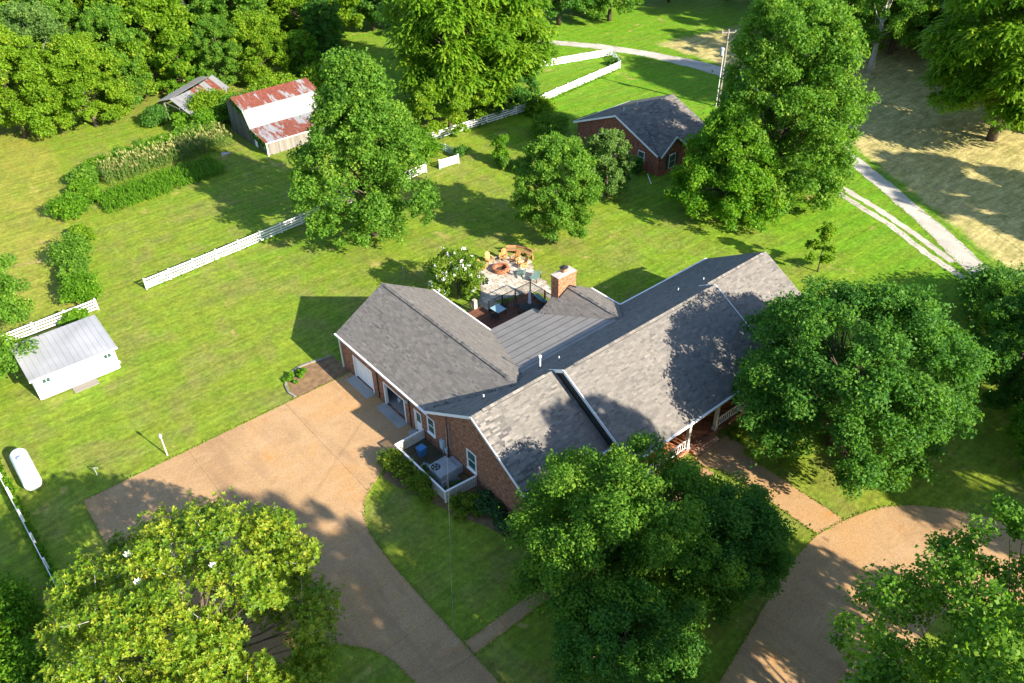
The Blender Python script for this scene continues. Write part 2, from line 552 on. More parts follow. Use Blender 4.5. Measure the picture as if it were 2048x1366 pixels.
def quads_mesh(name, V, F, tone, m, flat=False):
    """numpy quad mesh with a per-face tone attribute"""
    me = bpy.data.meshes.new(name)
    nv, nf = len(V), len(F)
    k = F.shape[1]
    me.vertices.add(nv)
    me.vertices.foreach_set("co", V.astype(np.float32).ravel())
    me.loops.add(nf * k)
    me.loops.foreach_set("vertex_index", F.astype(np.int32).ravel())
    me.polygons.add(nf)
    me.polygons.foreach_set("loop_start", np.arange(0, nf * k, k, dtype=np.int32))
    if tone is not None:
        a = me.attributes.new("tone", 'FLOAT', 'FACE')
        a.data.foreach_set("value", np.clip(tone, 0, 1).astype(np.float32))
    me.update(calc_edges=True)
    if flat:
        me.shade_flat()
    me.materials.append(m)
    return me


def copy_tree(o, parent=None):
    c = o.copy()
    COL.objects.link(c)
    if parent is not None:
        c.parent = parent
    for ch in list(o.children):
        copy_tree(ch, c)
    return c


UNIT = {}


def unit_box(m):
    if m not in UNIT:
        b = MB().box(-0.5, 0.5, -0.5, 0.5, -0.5, 0.5)
        me = bpy.data.meshes.new("piece")
        me.from_pydata(b.v, [], b.f)
        me.materials.append(MAT[m])
        UNIT[m] = me
    return UNIT[m]


def piece(name, a, b, w, h, m, parent, roll_up=(0, 0, 1)):
    """a straight board from a to b, w wide (sideways) and h high, sharing one mesh"""
    a, b = Vector(a), Vector(b)
    d = b - a
    L = d.length
    x = d.normalized()
    s = Vector(roll_up).cross(x)
    if s.length < 1e-4:
        s = Vector((0, 1, 0)).cross(x)
    s.normalize()
    u = x.cross(s)
    o = bpy.data.objects.new(name, unit_box(m))
    R = Matrix((x, s, u)).transposed().to_4x4()
    mw = Matrix.Translation((a + b) / 2) @ R @ Matrix.Diagonal((L, w, h, 1))
    COL.objects.link(o)
    if parent is not None:
        o.parent = parent
        mw = wmat(parent).inverted() @ mw
    o.matrix_basis = mw
    return o

#@@SETTING
# ------------------------------------------------------------------ ground, drives, paths
g = MB().add([(-700, -700, 0), (900, -700, 0), (900, 1000, 0), (-700, 1000, 0)], [(0, 1, 2, 3)]).build("ground", 'grass')
tag(g, "mown green lawn running round the house and away to the woods", "lawn", kind="structure")


def rough_edge(poly, step=0.7, amp=0.08, seed=1):
    r = random.Random(seed)
    out = []
    n = len(poly)
    for i in range(n):
        a, b = Vector(poly[i]), Vector(poly[(i + 1) % n])
        k = max(1, int((b - a).length / step))
        for j in range(k):
            p = a.lerp(b, j / k)
            out.append((p.x + r.uniform(-amp, amp), p.y + r.uniform(-amp, amp)))
    return out


def slab_field(name, label, poly, xcuts, ycuts, z1, m, cat, piece_name="slab", angle=0.0, gap=0.009):
    """a paved area: a joint bed with every slab a piece of its own"""
    import bmesh
    root = MB().prism(poly, -0.05, 0.006).build(name, 'joint')
    fix_normals(root)
    tag(root, label, cat, kind="structure")
    bm = bmesh.new()
    f = bm.faces.new([bm.verts.new((x, y, 0)) for x, y in poly])
    for c in xcuts:
        bmesh.ops.bisect_plane(bm, geom=bm.verts[:] + bm.edges[:] + bm.faces[:], plane_co=(c, 0, 0), plane_no=(math.cos(angle), math.sin(angle), 0))
    for c in ycuts:
        bmesh.ops.bisect_plane(bm, geom=bm.verts[:] + bm.edges[:] + bm.faces[:], plane_co=(0, c, 0), plane_no=(-math.sin(angle), math.cos(angle), 0))
    bmesh.ops.split_edges(bm, edges=bm.edges[:])
    for face in list(bm.faces):
        pts = [v.co.xy.copy() for v in face.verts]
        if face.calc_area() < 0.15:
            continue
        cx = sum((p for p in pts), Vector((0, 0))) / len(pts)
        q = []
        for p in pts:
            d = p - cx
            q.append(tuple(cx + d * (1 - gap / max(d.length, 0.3))))
        o = MB().prism(q, 0.0, z1 + random.uniform(-0.004, 0.004)).build(piece_name, m, root)
        fix_normals(o)
    bm.free()
    return root


DRIVE = [(1.7, 48.75), (1.5, 28.6), (8.4, 28.35), (9.6, 27.5), (10.6, 26.3), (11.2, 24.8), (11.4, 22.6), (11.4, -12), (14.9, -12), (14.9, 22.2),
         (14.85, 29.4), (14.95, 31.9), (15.2, 33.8), (15.8, 35.3), (16.7, 36.4), (18.2, 37.3), (20.0, 38.3), (20.25, 38.9), (22.92, 38.9), (22.92, 48.75)]
slab_field("driveway", "orange brown aggregate concrete parking court beside the garage", DRIVE,
           [9.2, 17.0], [41.3, 34.0, 29.4, 25.6, 22.2, 18.2, 14.0, 9.0, 3.0], 0.035, 'concrete', "driveway")
RDRIVE = [(14.92, 9.0), (20, 11.0), (24, 12.1), (28, 13.0), (32.5, 14.1), (35.0, 14.4), (36.9, 14.5), (39.3, 14.0), (41, 13.5), (42.4, 12.9), (43.9, 11.7), (45.3, 10.1), (46.4, 8.4),
          (47.2, 6.1), (48, 2), (48.3, -6), (43.6, -6), (43.0, 0), (41, 4), (37, 6.5), (30, 6.0), (22, 4.2), (14.92, 2.0)]
slab_field("circular_drive", "curved aggregate concrete drive passing in front of the porch walk", RDRIVE,
           [19.5, 24.0, 28.0, 32.5, 36.6, 41.0, 44.2], [], 0.035, 'concrete', "driveway")
slab_field("front_walk", "wide aggregate concrete walk from the circular drive to the porch steps", [(36.92, 14.54), (39.26, 14.05), (39.26, 22.1), (39.9, 22.6), (39.9, 24.1), (36.2, 24.1), (36.2, 23.12), (36.92, 22.1)],
           [], [18.2, 22.1], 0.04, 'concrete', "walkway")
slab_field("side_walk", "narrow concrete walk crossing the shaded lawn from the driveway", [(14.93, 22.15), (36.18, 22.15), (36.18, 23.1), (14.93, 23.1)],
           [17.4, 19.9, 22.4, 24.9, 27.4, 29.9, 32.4, 34.6], [], 0.04, 'concrete', "walkway")

LANE_L = [(62.0, 2.0), (69.0, 13.5), (74.8, 23.6), (80.5, 31.7), (84.1, 37.7), (87.3, 43.5), (93.5, 55.0), (99.0, 66.5), (100.3, 73.5), (100.0, 78.3), (99.1, 85.5), (96.3, 93.8), (92.8, 99.9), (86, 108)]
LANE_R = [(64.6, 0.6), (71.5, 12.2), (76.6, 22.1), (80.4, 27.6), (85.3, 35.8), (89.2, 42.6), (96.4, 54.4), (102.8, 66.3), (104.0, 73.0), (103.4, 79.2), (101.2, 87.5), (98.2, 95.6), (94.5, 101.2), (88, 110)]
lane = MB().add([(x, y, 0.012) for x, y in rough_edge(LANE_L + LANE_R[::-1], 0.8, 0.13, 3)], [tuple(range(len(rough_edge(LANE_L + LANE_R[::-1], 0.8, 0.13, 3))))]).build("gravel_road", 'gravel')
tag(fix_normals(lane), "pale gravel lane curving past the hay field to the woods", "road", kind="structure")
SP1 = [(80.4, 44.0), (80.2, 40.9), (79.5, 38.6), (77.6, 32.8), (75.1, 27.7), (73.4, 23.0)]
SP2 = [(81.6, 44.0), (81.4, 40.4), (79.9, 35.6), (77.4, 29.4), (75.4, 25.0)]
for k, sp in enumerate((SP1, SP2)):
    poly = [(x - 0.38, y + 0.15) for x, y in sp] + [(x + 0.38, y - 0.15) for x, y in sp[::-1]]
    poly = rough_edge(poly, 0.6, 0.10, 11 + k)
    o = MB().add([(x, y, 0.010 if k == 0 else 0.011) for x, y in poly], [tuple(range(len(poly)))]).build("gravel_path", 'gravel')
    tag(fix_normals(o), ["left wheel track of the gravel spur beside the lane", "right wheel track of the gravel spur beside the lane"][k], "track", kind="structure")

# planting beds (mulch) by the house
def bed(name, label, poly, z=0.014, m='soil', seed=5):
    p = rough_edge(poly, 0.4, 0.07, seed)
    o = MB().add([(x, y, z) for x, y in p], [tuple(range(len(p)))]).build(name, m)
    tag(fix_normals(o), label, "flower bed", kind="structure")
bed("planting_bed", "brown mulch bed along the brick gable wall", [(18.4, 37.0), (19.6, 33.2), (20.9, 29.6), (22.6, 25.6), (24.6, 25.4), (24.4, 26.9), (22.9, 27.0), (22.9, 38.6), (20.3, 38.6)])
bed("planting_bed", "orange soil corner between the curved kerb and the garage", [(18.0, 48.8), (18.05, 50.0), (18.5, 51.2), (19.4, 51.9), (20.8, 52.0), (22.9, 51.4), (22.9, 48.8)], 0.016, 'soil', 8)
kerb = empty("kerb", (20.5, 52.0, 0))
tag(kerb, "low curved timber kerb round the soil corner by the garage", "kerb")
kp = [(18.0, 48.9), (17.85, 49.7), (18.05, 50.6), (18.5, 51.35), (19.2, 51.85), (20.1, 52.1), (21.0, 52.0), (22.0, 51.75), (22.9, 51.5)]
for i in range(len(kp) - 1):
    a, b = Vector((*kp[i], 0.06)), Vector((*kp[i + 1], 0.06))
    piece("edging", a.lerp(b, 0.02), a.lerp(b, 0.98), 0.17, 0.12, 'oldwood', kerb)
#@@HOUSE
# ------------------------------------------------------------------ the brick house
PT = 0.575
CA, SA = 1 / math.hypot(1, PT), PT / math.hypot(1, PT)
ZE = 3.30
house = empty("brick_house", (23.0, 37.0, 0))
tag(house, "long brown brick ranch house with grey shingle roofs and a garage wing", "house")

# roof planes: (domain x0,x1,y0,y1, height function)
def zr_rear(x, y): return ZE + PT * (37.8 - y)
def zr_left(x, y): return ZE + PT * (y - 26.5)
def zr_main(x, y): return ZE + PT * (y - 24.56)
def zg_l(x, y): return ZE + PT * (x - 22.75)
def zg_r(x, y): return ZE + PT * (32.32 - x)
def zw_l(x, y): return ZE + PT * (x - 36.17)
def zw_r(x, y): return ZE + PT * (42.63 - x)
FLAT_Y0, FLAT_Z0, FLAT_S = 42.28, 3.24, 0.235
def zf(x, y): return FLAT_Z0 + FLAT_S * (FLAT_Y0 - y)

PLANES = {
    'left_front': ((22.8, 30.0, 26.5, 32.15), zr_left),
    'left_rear': ((22.8, 30.0, 32.15, 37.8), zr_rear),
    'main_front': ((30.0, 45.9, 24.56, 31.18), zr_main),
    'main_rear': ((30.0, 45.9, 31.18, 37.8), zr_rear),
    'right_front': ((45.9, 53.8, 26.5, 32.15), zr_left),
    'right_rear': ((45.9, 53.8, 32.15, 37.8), zr_rear),
    'garage_l': ((22.75, 27.535, 32.9, 50.0), zg_l),
    'garage_r': ((27.535, 32.32, 32.9, 50.0), zg_r),
    'wing_l': ((36.17, 39.4, 34.4, 41.2), zw_l),
    'wing_r': ((39.4, 42.63, 34.4, 41.2), zw_r),
    'flat': ((29.0, 37.0, 34.6, 42.28), zf),
}
EXPO = 0.150                                     # exposure of one course, measured up the slope
WIDTHS = [0.20, 0.30, 0.42, 0.56]


def slope_axes(k):
    (x0, x1, y0, y1), fn = PLANES[k]
    if k in ('left_front', 'main_front', 'right_front'):
        return (x0, y0), (1, 0), (0, 1), x1 - x0, (y1 - y0) / CA
    if k in ('left_rear', 'main_rear', 'right_rear'):
        return (x0, y1), (1, 0), (0, -1), x1 - x0, (y1 - y0) / CA
    if k in ('garage_l', 'wing_l'):
        return (x0, y0), (0, 1), (1, 0), y1 - y0, (x1 - x0) / CA
    return (x1, y0), (0, 1), (-1, 0), y1 - y0, (x1 - x0) / CA


def keep(k, x, y, z):
    for j, ((x0, x1, y0, y1), fn) in PLANES.items():
        if j == k or not (x0 <= x <= x1 and y0 <= y <= y1):
            continue
        if fn(x, y) > z + 0.005:
            return False
    return True


rs = random.Random(21)
SHG = []                                        # (origin corner, u, v, width, tone)
for k in PLANES:
    if k == 'flat':
        continue
    (ox, oy), (ux, uy), (vx, vy), L, W = slope_axes(k)
    rows = int(W / EXPO)
    e = W / rows
    for r in range(rows):
        s = -rs.uniform(0, 0.4)
        while s < L:
            w = rs.choice(WIDTHS)
            a, b = max(s, 0.0), min(s + w, L)
            s += w
            if b - a < 0.06:
                continue
            m = (a + b) / 2
            d = (r + 0.5) * e * CA
            cx, cy = ox + ux * m + vx * d, oy + uy * m + vy * d
            cz = PLANES[k][1](cx, cy)
            if not keep(k, cx, cy, cz):
                continue
            d0 = r * e * CA
            p = (ox + ux * a + vx * d0, oy + uy * a + vy * d0, ZE + r * e * SA)
            t = min(1.0, max(0.0, rs.gauss(0.5, 0.13)))
            SHG.append((p, (ux, uy, 0), (vx * CA, vy * CA, SA), b - a, e, t, (cx, cy, cz)))
SHG.sort(key=lambda q: (q[6][0]) ** 2 + q[6][1] ** 2 + (q[6][2] - 42) ** 2)

roof = MB()
def deck(poly, fn, th=0.16, drop=0.012):
    roof.extrude([(x, y, fn(x, y) - drop - th) for x, y in poly], (0, 0, th))
deck([(22.8, 26.5), (30.02, 26.5), (30.02, 32.15), (22.8, 32.15)], zr_left)
deck([(22.8, 37.8), (22.8, 32.15), (30.0, 32.15), (30.0, 37.8)], zr_rear)
deck([(30.0, 24.56), (45.9, 24.56), (45.9, 31.18), (30.0, 31.18)], zr_main)
deck([(30.005, 37.8), (30.005, 31.18), (45.9, 31.18), (45.9, 37.8)], zr_rear)
deck([(45.9, 26.5), (53.8, 26.5), (53.8, 32.15), (45.9, 32.15)], zr_left)
deck([(45.905, 37.8), (45.905, 32.15), (53.8, 32.15), (53.8, 37.8)], zr_rear)
deck([(22.75, 37.75), (27.535, 32.95), (27.535, 50.0), (22.75, 50.0)], zg_l)
deck([(32.32, 37.8), (32.32, 50.0), (27.535, 50.0), (27.535, 32.95)], zg_r)
deck([(36.17, 37.8), (39.4, 34.5), (39.4, 41.2), (36.17, 41.2)], zw_l)
deck([(42.63, 37.8), (42.63, 41.2), (39.4, 41.2), (39.4, 34.5)], zw_r)
roof_o = fix_normals(roof.build("roof", 'deckroof', house))

TH = 0.013
def shingle_verts(w, e):
    o = e * 1.06
    return [(0, 0, TH), (w, 0, TH), (w, o, 0.006), (0, o, 0.006), (0, 0, -0.004), (w, 0, -0.004), (w, o, -0.004), (0, o, -0.004)]
SH_F = [(0, 1, 2, 3), (4, 5, 1, 0), (5, 6, 2, 1), (7, 4, 0, 3)]
sh_mesh = {}
V, F, T = [], [], []
for i, (p, u, v, w, e, t, c) in enumerate(SHG):
    U, Vv = Vector(u), Vector(v)
    N = U.cross(Vv)
    if N.z < 0:
        N = -N
    if i < 300:
        q = (round(w, 2), round(e, 3))
        if q not in sh_mesh:
            me = bpy.data.meshes.new("shingle")
            me.from_pydata(shingle_verts(w * 0.997, e), [], SH_F)
            me.materials.append(MAT['shingle_one'])
            sh_mesh[q] = me
        o = bpy.data.objects.new("shingle", sh_mesh[q])
        COL.objects.link(o)
        o.parent = roof_o
        o.matrix_parent_inverse = wmat(roof_o).inverted()
        o.matrix_basis = Matrix.Translation(p) @ Matrix((U, Vv, N)).transposed().to_4x4()
    else:
        k = len(V)
        P = Vector(p)
        for a, b, h in shingle_verts(w * 0.998, e):
            V.append(P + U * a + Vv * b + N * h)
        F += [[k + z for z in f] for f in SH_F]
        T += [t] * 4
# ridge caps and ridge vents: overlapping saddle pieces
def ridge(a, b, side, n_up=0.05):
    a, b = Vector(a), Vector(b)
    d = (b - a).normalized()
    L = (b - a).length
    n = int(L / 0.3)
    s = Vector(side)
    for i in range(n):
        for sg in (1, -1):
            p0 = a + d * (L * i / n)
            p1 = a + d * (L * (i + 1.05) / n)
            out = Vector((s.x * sg * 0.17 * 1.0, s.y * sg * 0.17, -0.17 * PT))
            k = len(V)
            h0, h1 = n_up + 0.014, n_up
            for q, h in ((p0, h0), (p1, h1), (p1 + out, h1), (p0 + out, h0)):
                V.append(q + Vector((0, 0, h)))
            for q in (p0 + out, p1 + out):
                V.append(q + Vector((0, 0, -0.015)))
            F.append([k, k + 1, k + 2, k + 3])
            F.append([k + 3, k + 2, k + 5, k + 4])
            tt = min(1, max(0, rs.gauss(0.55, 0.2)))
            T.extend([tt, 0.1])
ZL, ZM, ZG, ZW = zr_left(0, 32.15), zr_main(0, 31.18), zg_l(27.535, 0), zw_l(39.4, 0)
for (a, b, c0, c1) in (((22.8, 32.15, ZL), (30.0, 32.15, ZL), 0.9, 0.9), ((30.0, 31.18, ZM), (45.9, 31.18, ZM), 0.9, 0.9), ((45.9, 32.15, ZL), (53.8, 32.15, ZL), 0.4, 0.5)):
    ridge(a, b, (0, 1, 0), 0.018)
    ridge((a[0] + c0, a[1], a[2]), (b[0] - c1, b[1], b[2]), (0, 1, 0), 0.085)
ridge((27.535, 33.0, ZG), (27.535, 50.0, ZG), (1, 0, 0), 0.018)
ridge((27.535, 34.2, ZG), (27.535, 49.5, ZG), (1, 0, 0), 0.085)
ridge((39.4, 34.6, ZW), (39.4, 41.2, ZW), (1, 0, 0), 0.018)
ridge((39.4, 35.6, ZW), (39.4, 40.6, ZW), (1, 0, 0), 0.085)
me = quads_mesh("shingles", np.array([tuple(v) for v in V]), np.array(F), np.array(T), MAT['shingles'], True)
o = link(bpy.data.objects.new("shingles", me), roof_o)
tag(o, kind="stuff")
fix_normals(o)

# low slope roof behind the ridge: rolled roofing strips, lapped
n_st = 9
for i in range(n_st):
    ya = 42.28 - i * 0.88
    yb = ya - 0.92
    xr = 37.0 if i < 1 else 39.2
    xl = 29.2 if i > 3 else 31.0
    z0, z1 = zf(0, ya) + 0.012, zf(0, yb) + 0.004
    o = MB().add([(xl, ya, z0), (xr, ya, z0), (xr, yb, z1), (xl, yb, z1), (xl, ya, z0 - 0.15 if i == 0 else z0 - 0.03), (xr, ya, z0 - 0.15 if i == 0 else z0 - 0.03), (xr, yb, z1 - 0.03), (xl, yb, z1 - 0.03)],
                 [(0, 1, 2, 3), (4, 5, 1, 0), (5, 6, 2, 1), (6, 7, 3, 2), (7, 4, 0, 3), (7, 6, 5, 4)]).build("roofing_strip", 'roll', roof_o)
    fix_normals(o)
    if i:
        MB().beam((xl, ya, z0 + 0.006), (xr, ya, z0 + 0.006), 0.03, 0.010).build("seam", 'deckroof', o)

# walls with openings
def wall_y(mb, x0, x1, y0, y1, z0, z1, ops):
    """wall running along y, openings (ya, yb, za, zb)"""
    ys = sorted({y0, y1, *[v for q in ops for v in q[:2]]})
    for a, b in zip(ys[:-1], ys[1:]):
        cut = sorted([(q[2], q[3]) for q in ops if q[0] <= a + 1e-6 and q[1] >= b - 1e-6])
        z = z0
        for c, d in cut:
            if c > z + 1e-6:
                mb.box(x0, x1, a, b, z, c)
            z = d
        if z1 > z:
            mb.box(x0, x1, a, b, z, z1)

WX = 22.95
G1, G2, PD, W1, W2 = (45.15, 48.0, 0.06, 2.25), (40.68, 43.58, 0.06, 2.25), (38.55, 39.45, 0.25, 2.30), (36.85, 37.72, 1.28, 2.78), (32.06, 33.04, 1.28, 2.98)
lw = MB()
wall_y(lw, WX, WX + 0.2, 26.95, 49.7, -0.1, 3.36, [G1, G2, PD, W1, W2])
o = fix_normals(lw.build("wall", 'brick', house))
def gable_x(x0, x1, ya, yb, yr, zb, zp, name, m):
    o = MB().extrude([(x0, ya, zb), (x0, yb, zb), (x0, yr, zp)], (x1 - x0, 0, 0)).build(name, m, house)
    return fix_normals(o)
gable_x(WX + 0.002, WX + 0.202, 26.95, 37.35, 32.15, 3.358, 6.34, "gable_wall", 'brick')
gable_x(53.3, 53.5, 26.95, 37.35, 32.15, 3.3, 6.34, "gable_wall", 'brick')
gable_x(30.12, 30.28, 25.0, 37.35, 31.18, 3.3, 6.9, "gable_wall", 'dark')
gable_x(45.4, 45.55, 25.0, 37.35, 31.18, 3.3, 6.9, "gable_wall", 'dark')
o = fix_normals(MB().extrude([(23.15, 49.5, 3.36), (32.0, 49.5, 3.36), (27.535, 49.5, 5.9)], (0, 0.2, 0)).build("gable_wall", 'brick', house))
o = fix_normals(MB().extrude([(36.6, 40.7, 3.3), (42.2, 40.7, 3.3), (39.4, 40.7, 4.95)], (0, 0.2, 0)).build("gable_wall", 'brick', house))
for (x0, x1, y0, y1) in ((23.15, 30.3, 26.95, 27.15), (30.3, 45.55, 27.4, 27.6), (45.55, 53.3, 26.95, 27.15), (53.3, 53.5, 26.95, 37.35), (30.1, 30.3, 26.953, 27.4), (45.5, 45.7, 26.953, 27.4),
                         (32.0, 53.3, 37.15, 37.35), (31.8, 32.0, 37.15, 49.5), (23.15, 32.0, 49.5, 49.7), (36.4, 36.6, 37.35, 40.9), (42.2, 42.4, 37.35, 40.9), (36.6, 42.2, 40.7, 40.9)):
    MB().box(x0, x1, y0, y1, -0.1, 3.33).build("wall", 'brick', house)
MB().box(23.15, 31.8, 37.4, 49.5, -0.05, 0.045).build("garage_floor", 'slab', house)
MB().box(23.15, 31.8, 37.2, 37.4, 0, 3.3).build("garage_partition", 'cream', house)

# eave fascia and gutters, rake boards
def gutter(a, b, name="gutter", m='white'):
    o = MB().beam(a, b, 0.13, 0.13).build(name, m, house)
    return o
gutter((22.70, 50.02, 3.255), (22.70, 37.35, 3.255))
gutter((32.37, 50.02, 3.255), (32.37, 42.2, 3.255))
gutter((22.78, 26.44, 3.255), (29.95, 26.44, 3.255))
gutter((29.98, 24.50, 3.255), (45.92, 24.50, 3.255))
gutter((45.95, 26.44, 3.255), (53.82, 26.44, 3.255))
gutter((42.70, 37.86, 3.255), (53.82, 37.86, 3.255))
gutter((42.69, 37.92, 3.255), (42.69, 41.22, 3.255))
def rake(a, b, off, m='white', h=0.2):
    a, b = Vector(a) + Vector(off), Vector(b) + Vector(off)
    MB().beam(a - Vector((0, 0, 0.10)), b - Vector((0, 0, 0.10)), 0.05, h).build("rake_board", m, house)
for x, yb, z, off, rm in ((22.8, 26.5, ZL, -0.027, 'white'), (53.8, 26.5, ZL, 0.01, 'steelgrey')):
    rake((x, yb, ZE), (x, 32.15, z), (off, 0, -0.03), rm)
    rake((x, 37.75, ZE), (x, 32.15, z), (off, 0, -0.03), rm)
for x, off in ((30.0, -0.03), (45.9, 0.03)):
    rake((x, 24.56, ZE), (x, 31.18, ZM), (off, 0, 0.02), 'white', 0.24)
    rake((x, 32.6, zr_rear(0, 32.6)), (x, 31.18, ZM), (off, 0, 0.02), 'white', 0.24)
rake((22.75, 50.0, ZE), (27.535, 50.0, ZG), (0, 0.012, -0.05), 'steelgrey')
rake((32.32, 50.0, ZE), (27.535, 50.0, ZG), (0, 0.012, -0.05), 'steelgrey')
rake((36.17, 41.2, ZE), (39.4, 41.2, ZW), (0, 0.012, -0.05), 'steelgrey')
rake((42.63, 41.2, ZE), (39.4, 41.2, ZW), (0, 0.012, -0.05), 'steelgrey')
# soffit returns at the gable corners
fix_normals(MB().extrude([(22.83, 26.5, 3.2), (22.83, 27.3, 3.2), (22.83, 27.3, 3.62)], (0.14, 0, 0)).build("soffit_return", 'white', house))
MB().box(22.83, 30.0, 26.5, 26.95, 3.10, 3.14).build("soffit", 'cream', house)
MB().box(30.05, 45.85, 24.6, 27.4, 3.06, 3.10).build("porch_ceiling", 'cream', house)
MB().box(22.8, 22.95, 38.0, 49.95, 3.10, 3.135).build("soffit", 'cream', house)
# downspouts
for x, y, z0 in ((22.80, 49.62, 0.1), (22.88, 26.62, 0.1)):
    MB().beam((x, y, z0), (x, y, 3.22), 0.10, 0.08, (0, 1, 0)).build("downspout", 'white', house)
MB().beam((22.90, 44.35, 0.1), (22.90, 44.35, 3.2), 0.07, 0.06, (0, 1, 0)).build("downspout", 'dark', house)
MB().beam((22.90, 40.0, 0.1), (22.90, 40.0, 3.2), 0.07, 0.06, (0, 1, 0)).build("downspout", 'dark', house)

# garage doors
gd = MB().box(23.09, 23.13, 45.15, 48.0, 0.06, 0.12).build("garage_door", 'white', house)
for i in range(4):
    z = 0.12 + i * 0.535
    MB().box(23.05, 23.10, 45.30, 47.86, z + 0.008, z + 0.527).build("door_panel", 'white', gd)
for (a, b, c, d) in (G1, G2):
    fr = MB()
    fr.box(22.93, 23.16, a - 0.002, a + 0.13, 0.07, d)
    fr.box(22.93, 23.16, b - 0.13, b + 0.002, 0.07, d)
    fr.box(22.93, 23.16, a + 0.13, b - 0.13, d - 0.12, d)
    fr.build("garage_door_frame", 'white', house)
op = MB().box(23.3, 25.9, 40.75, 43.5, 2.36, 2.40).build("raised_garage_door", 'white', house)
for (a, b) in ((45.0, 48.15), (40.5, 43.7)):
    fix_normals(MB().extrude([(22.10, a, 0.03), (22.94, a, 0.03), (22.94, a, 0.075), (22.10, a, 0.045)], (0, b - a, 0)).build("apron_slab", 'slab', house))
# side door
d = MB().box(23.0, 23.06, PD[0] + 0.06, PD[1] - 0.06, 0.27, 2.25).build("door", 'white', house)
for r in range(3):
    for c in range(3):
        y = PD[0] + 0.2 + c * 0.175
        MB().box(22.985, 23.001, y, y + 0.15, 1.25 + r * 0.28, 1.25 + r * 0.28 + 0.24).build("pane", 'glass', d)
MB().lathe((22.97, PD[1] - 0.13, 1.15), [(0.0, -0.03), (0.03, 0.0), (0.0, 0.03)], 8).build("handle", 'black', d)
fr = MB()
fr.box(22.92, 23.1, PD[0], PD[0] + 0.07, 0.2, 2.30).box(22.92, 23.1, PD[1] - 0.07, PD[1], 0.2, 2.30).box(22.92, 23.1, PD[0] + 0.07, PD[1] - 0.07, 2.24, 2.30)
fr.build("frame", 'white', d)
MB().box(22.3, 22.94, 38.4, 39.6, 0.0, 0.2).build("door_step", 'slab', house)

def window(ya, yb, za, zb, x=WX):
    w = MB()
    t = 0.075
    w.box(x - 0.045, x + 0.06, ya - 0.03, ya + t, za, zb).box(x - 0.045, x + 0.06, yb - t, yb + 0.03, za, zb)
    w.box(x - 0.045, x + 0.06, ya + t, yb - t, zb - t, zb + 0.01).box(x - 0.045, x + 0.06, ya + t, yb - t, za, za + t)
    zm = (za + zb) / 2
    w.box(x - 0.02, x + 0.05, ya + t, yb - t, zm - 0.03, zm + 0.03)
    wo = w.build("window", 'white', house)
    MB().box(x + 0.02, x + 0.03, ya + t, yb - t, za + t, zm - 0.03).build("pane", 'glass', wo)
    MB().box(x - 0.005, x + 0.005, ya + t, yb - t, zm + 0.03, zb - t).build("pane", 'glass', wo)
    MB().box(x - 0.11, x + 0.02, ya - 0.06, yb + 0.06, za - 0.07, za - 0.001).build("sill", 'white', wo)
    MB().box(x + 0.16, x + 0.17, ya, yb, za, zb).build("blind", 'dark', wo)
window(*W1)
window(*W2)
# front windows and door behind the porch
for xa in (31.6, 33.9, 40.4, 42.9):
    wo = MB().box(xa, xa + 1.0, 27.34, 27.42, 1.0, 2.6).build("window", 'white', house)
    MB().box(xa + 0.08, xa + 0.92, 27.325, 27.345, 1.08, 1.78).build("pane", 'glass', wo)
    MB().box(xa + 0.08, xa + 0.92, 27.325, 27.345, 1.83, 2.52).build("pane", 'glass', wo)
fd = MB().box(37.3, 38.3, 27.34, 27.42, 0.42, 2.6).build("door", 'dark', house)
MB().box(37.45, 38.15, 27.32, 27.345, 1.5, 2.4).build("pane", 'glass', fd)

# porch: floor, columns, railings, steps, hand rails
pf = MB().box(30.35, 45.5, 24.75, 27.38, 0.0, 0.40).build("porch", 'brick_orange', house)
MB().box(30.3, 45.55, 24.68, 24.98, 0.402, 0.46).build("porch_edge", 'brick', pf)
for x in (30.55, 33.2, 36.25, 39.35, 42.4, 45.3):
    c = MB().box(x - 0.12, x + 0.12, 24.74, 24.98, 0.46, 3.06).build("column", 'cream', house)
    MB().box(x - 0.16, x + 0.16, 24.70, 25.02, 0.461, 0.62).build("base", 'cream', c)
    MB().box(x - 0.16, x + 0.16, 24.70, 25.02, 2.92, 3.061).build("capital", 'cream', c)
for xa, xb in ((30.7, 33.05), (33.35, 36.1), (39.5, 42.25), (42.55, 45.15)):
    rl = MB().box(xa, xb, 24.82, 24.90, 1.27, 1.33).build("porch_railing", 'white', house)
    MB().box(xa, xb, 24.83, 24.89, 0.58, 0.63).build("bottom_rail", 'white', rl)
    n = int((xb - xa) / 0.24)
    for i in range(n):
        x = xa + (i + 0.5) * (xb - xa) / n
        piece("baluster", (x, 24.86, 0.63), (x, 24.86, 1.27), 0.045, 0.045, 'white', rl)
st = MB()
for i in range(2):
    st.box(36.5, 39.1, 24.08 + i * 0.3, 24.40 + i * 0.3, 0.0, 0.14 + i * 0.14)
st.build("steps", 'brick_orange', house)
for x in (36.75, 38.85):
    h = MB().tube([(x, 24.0, 0.05), (x, 24.0, 0.95), (x, 24.9, 1.35), (x, 25.5, 1.35), (x, 25.5, 0.45)], 0.022, 6).build("hand_rail", 'black', house)
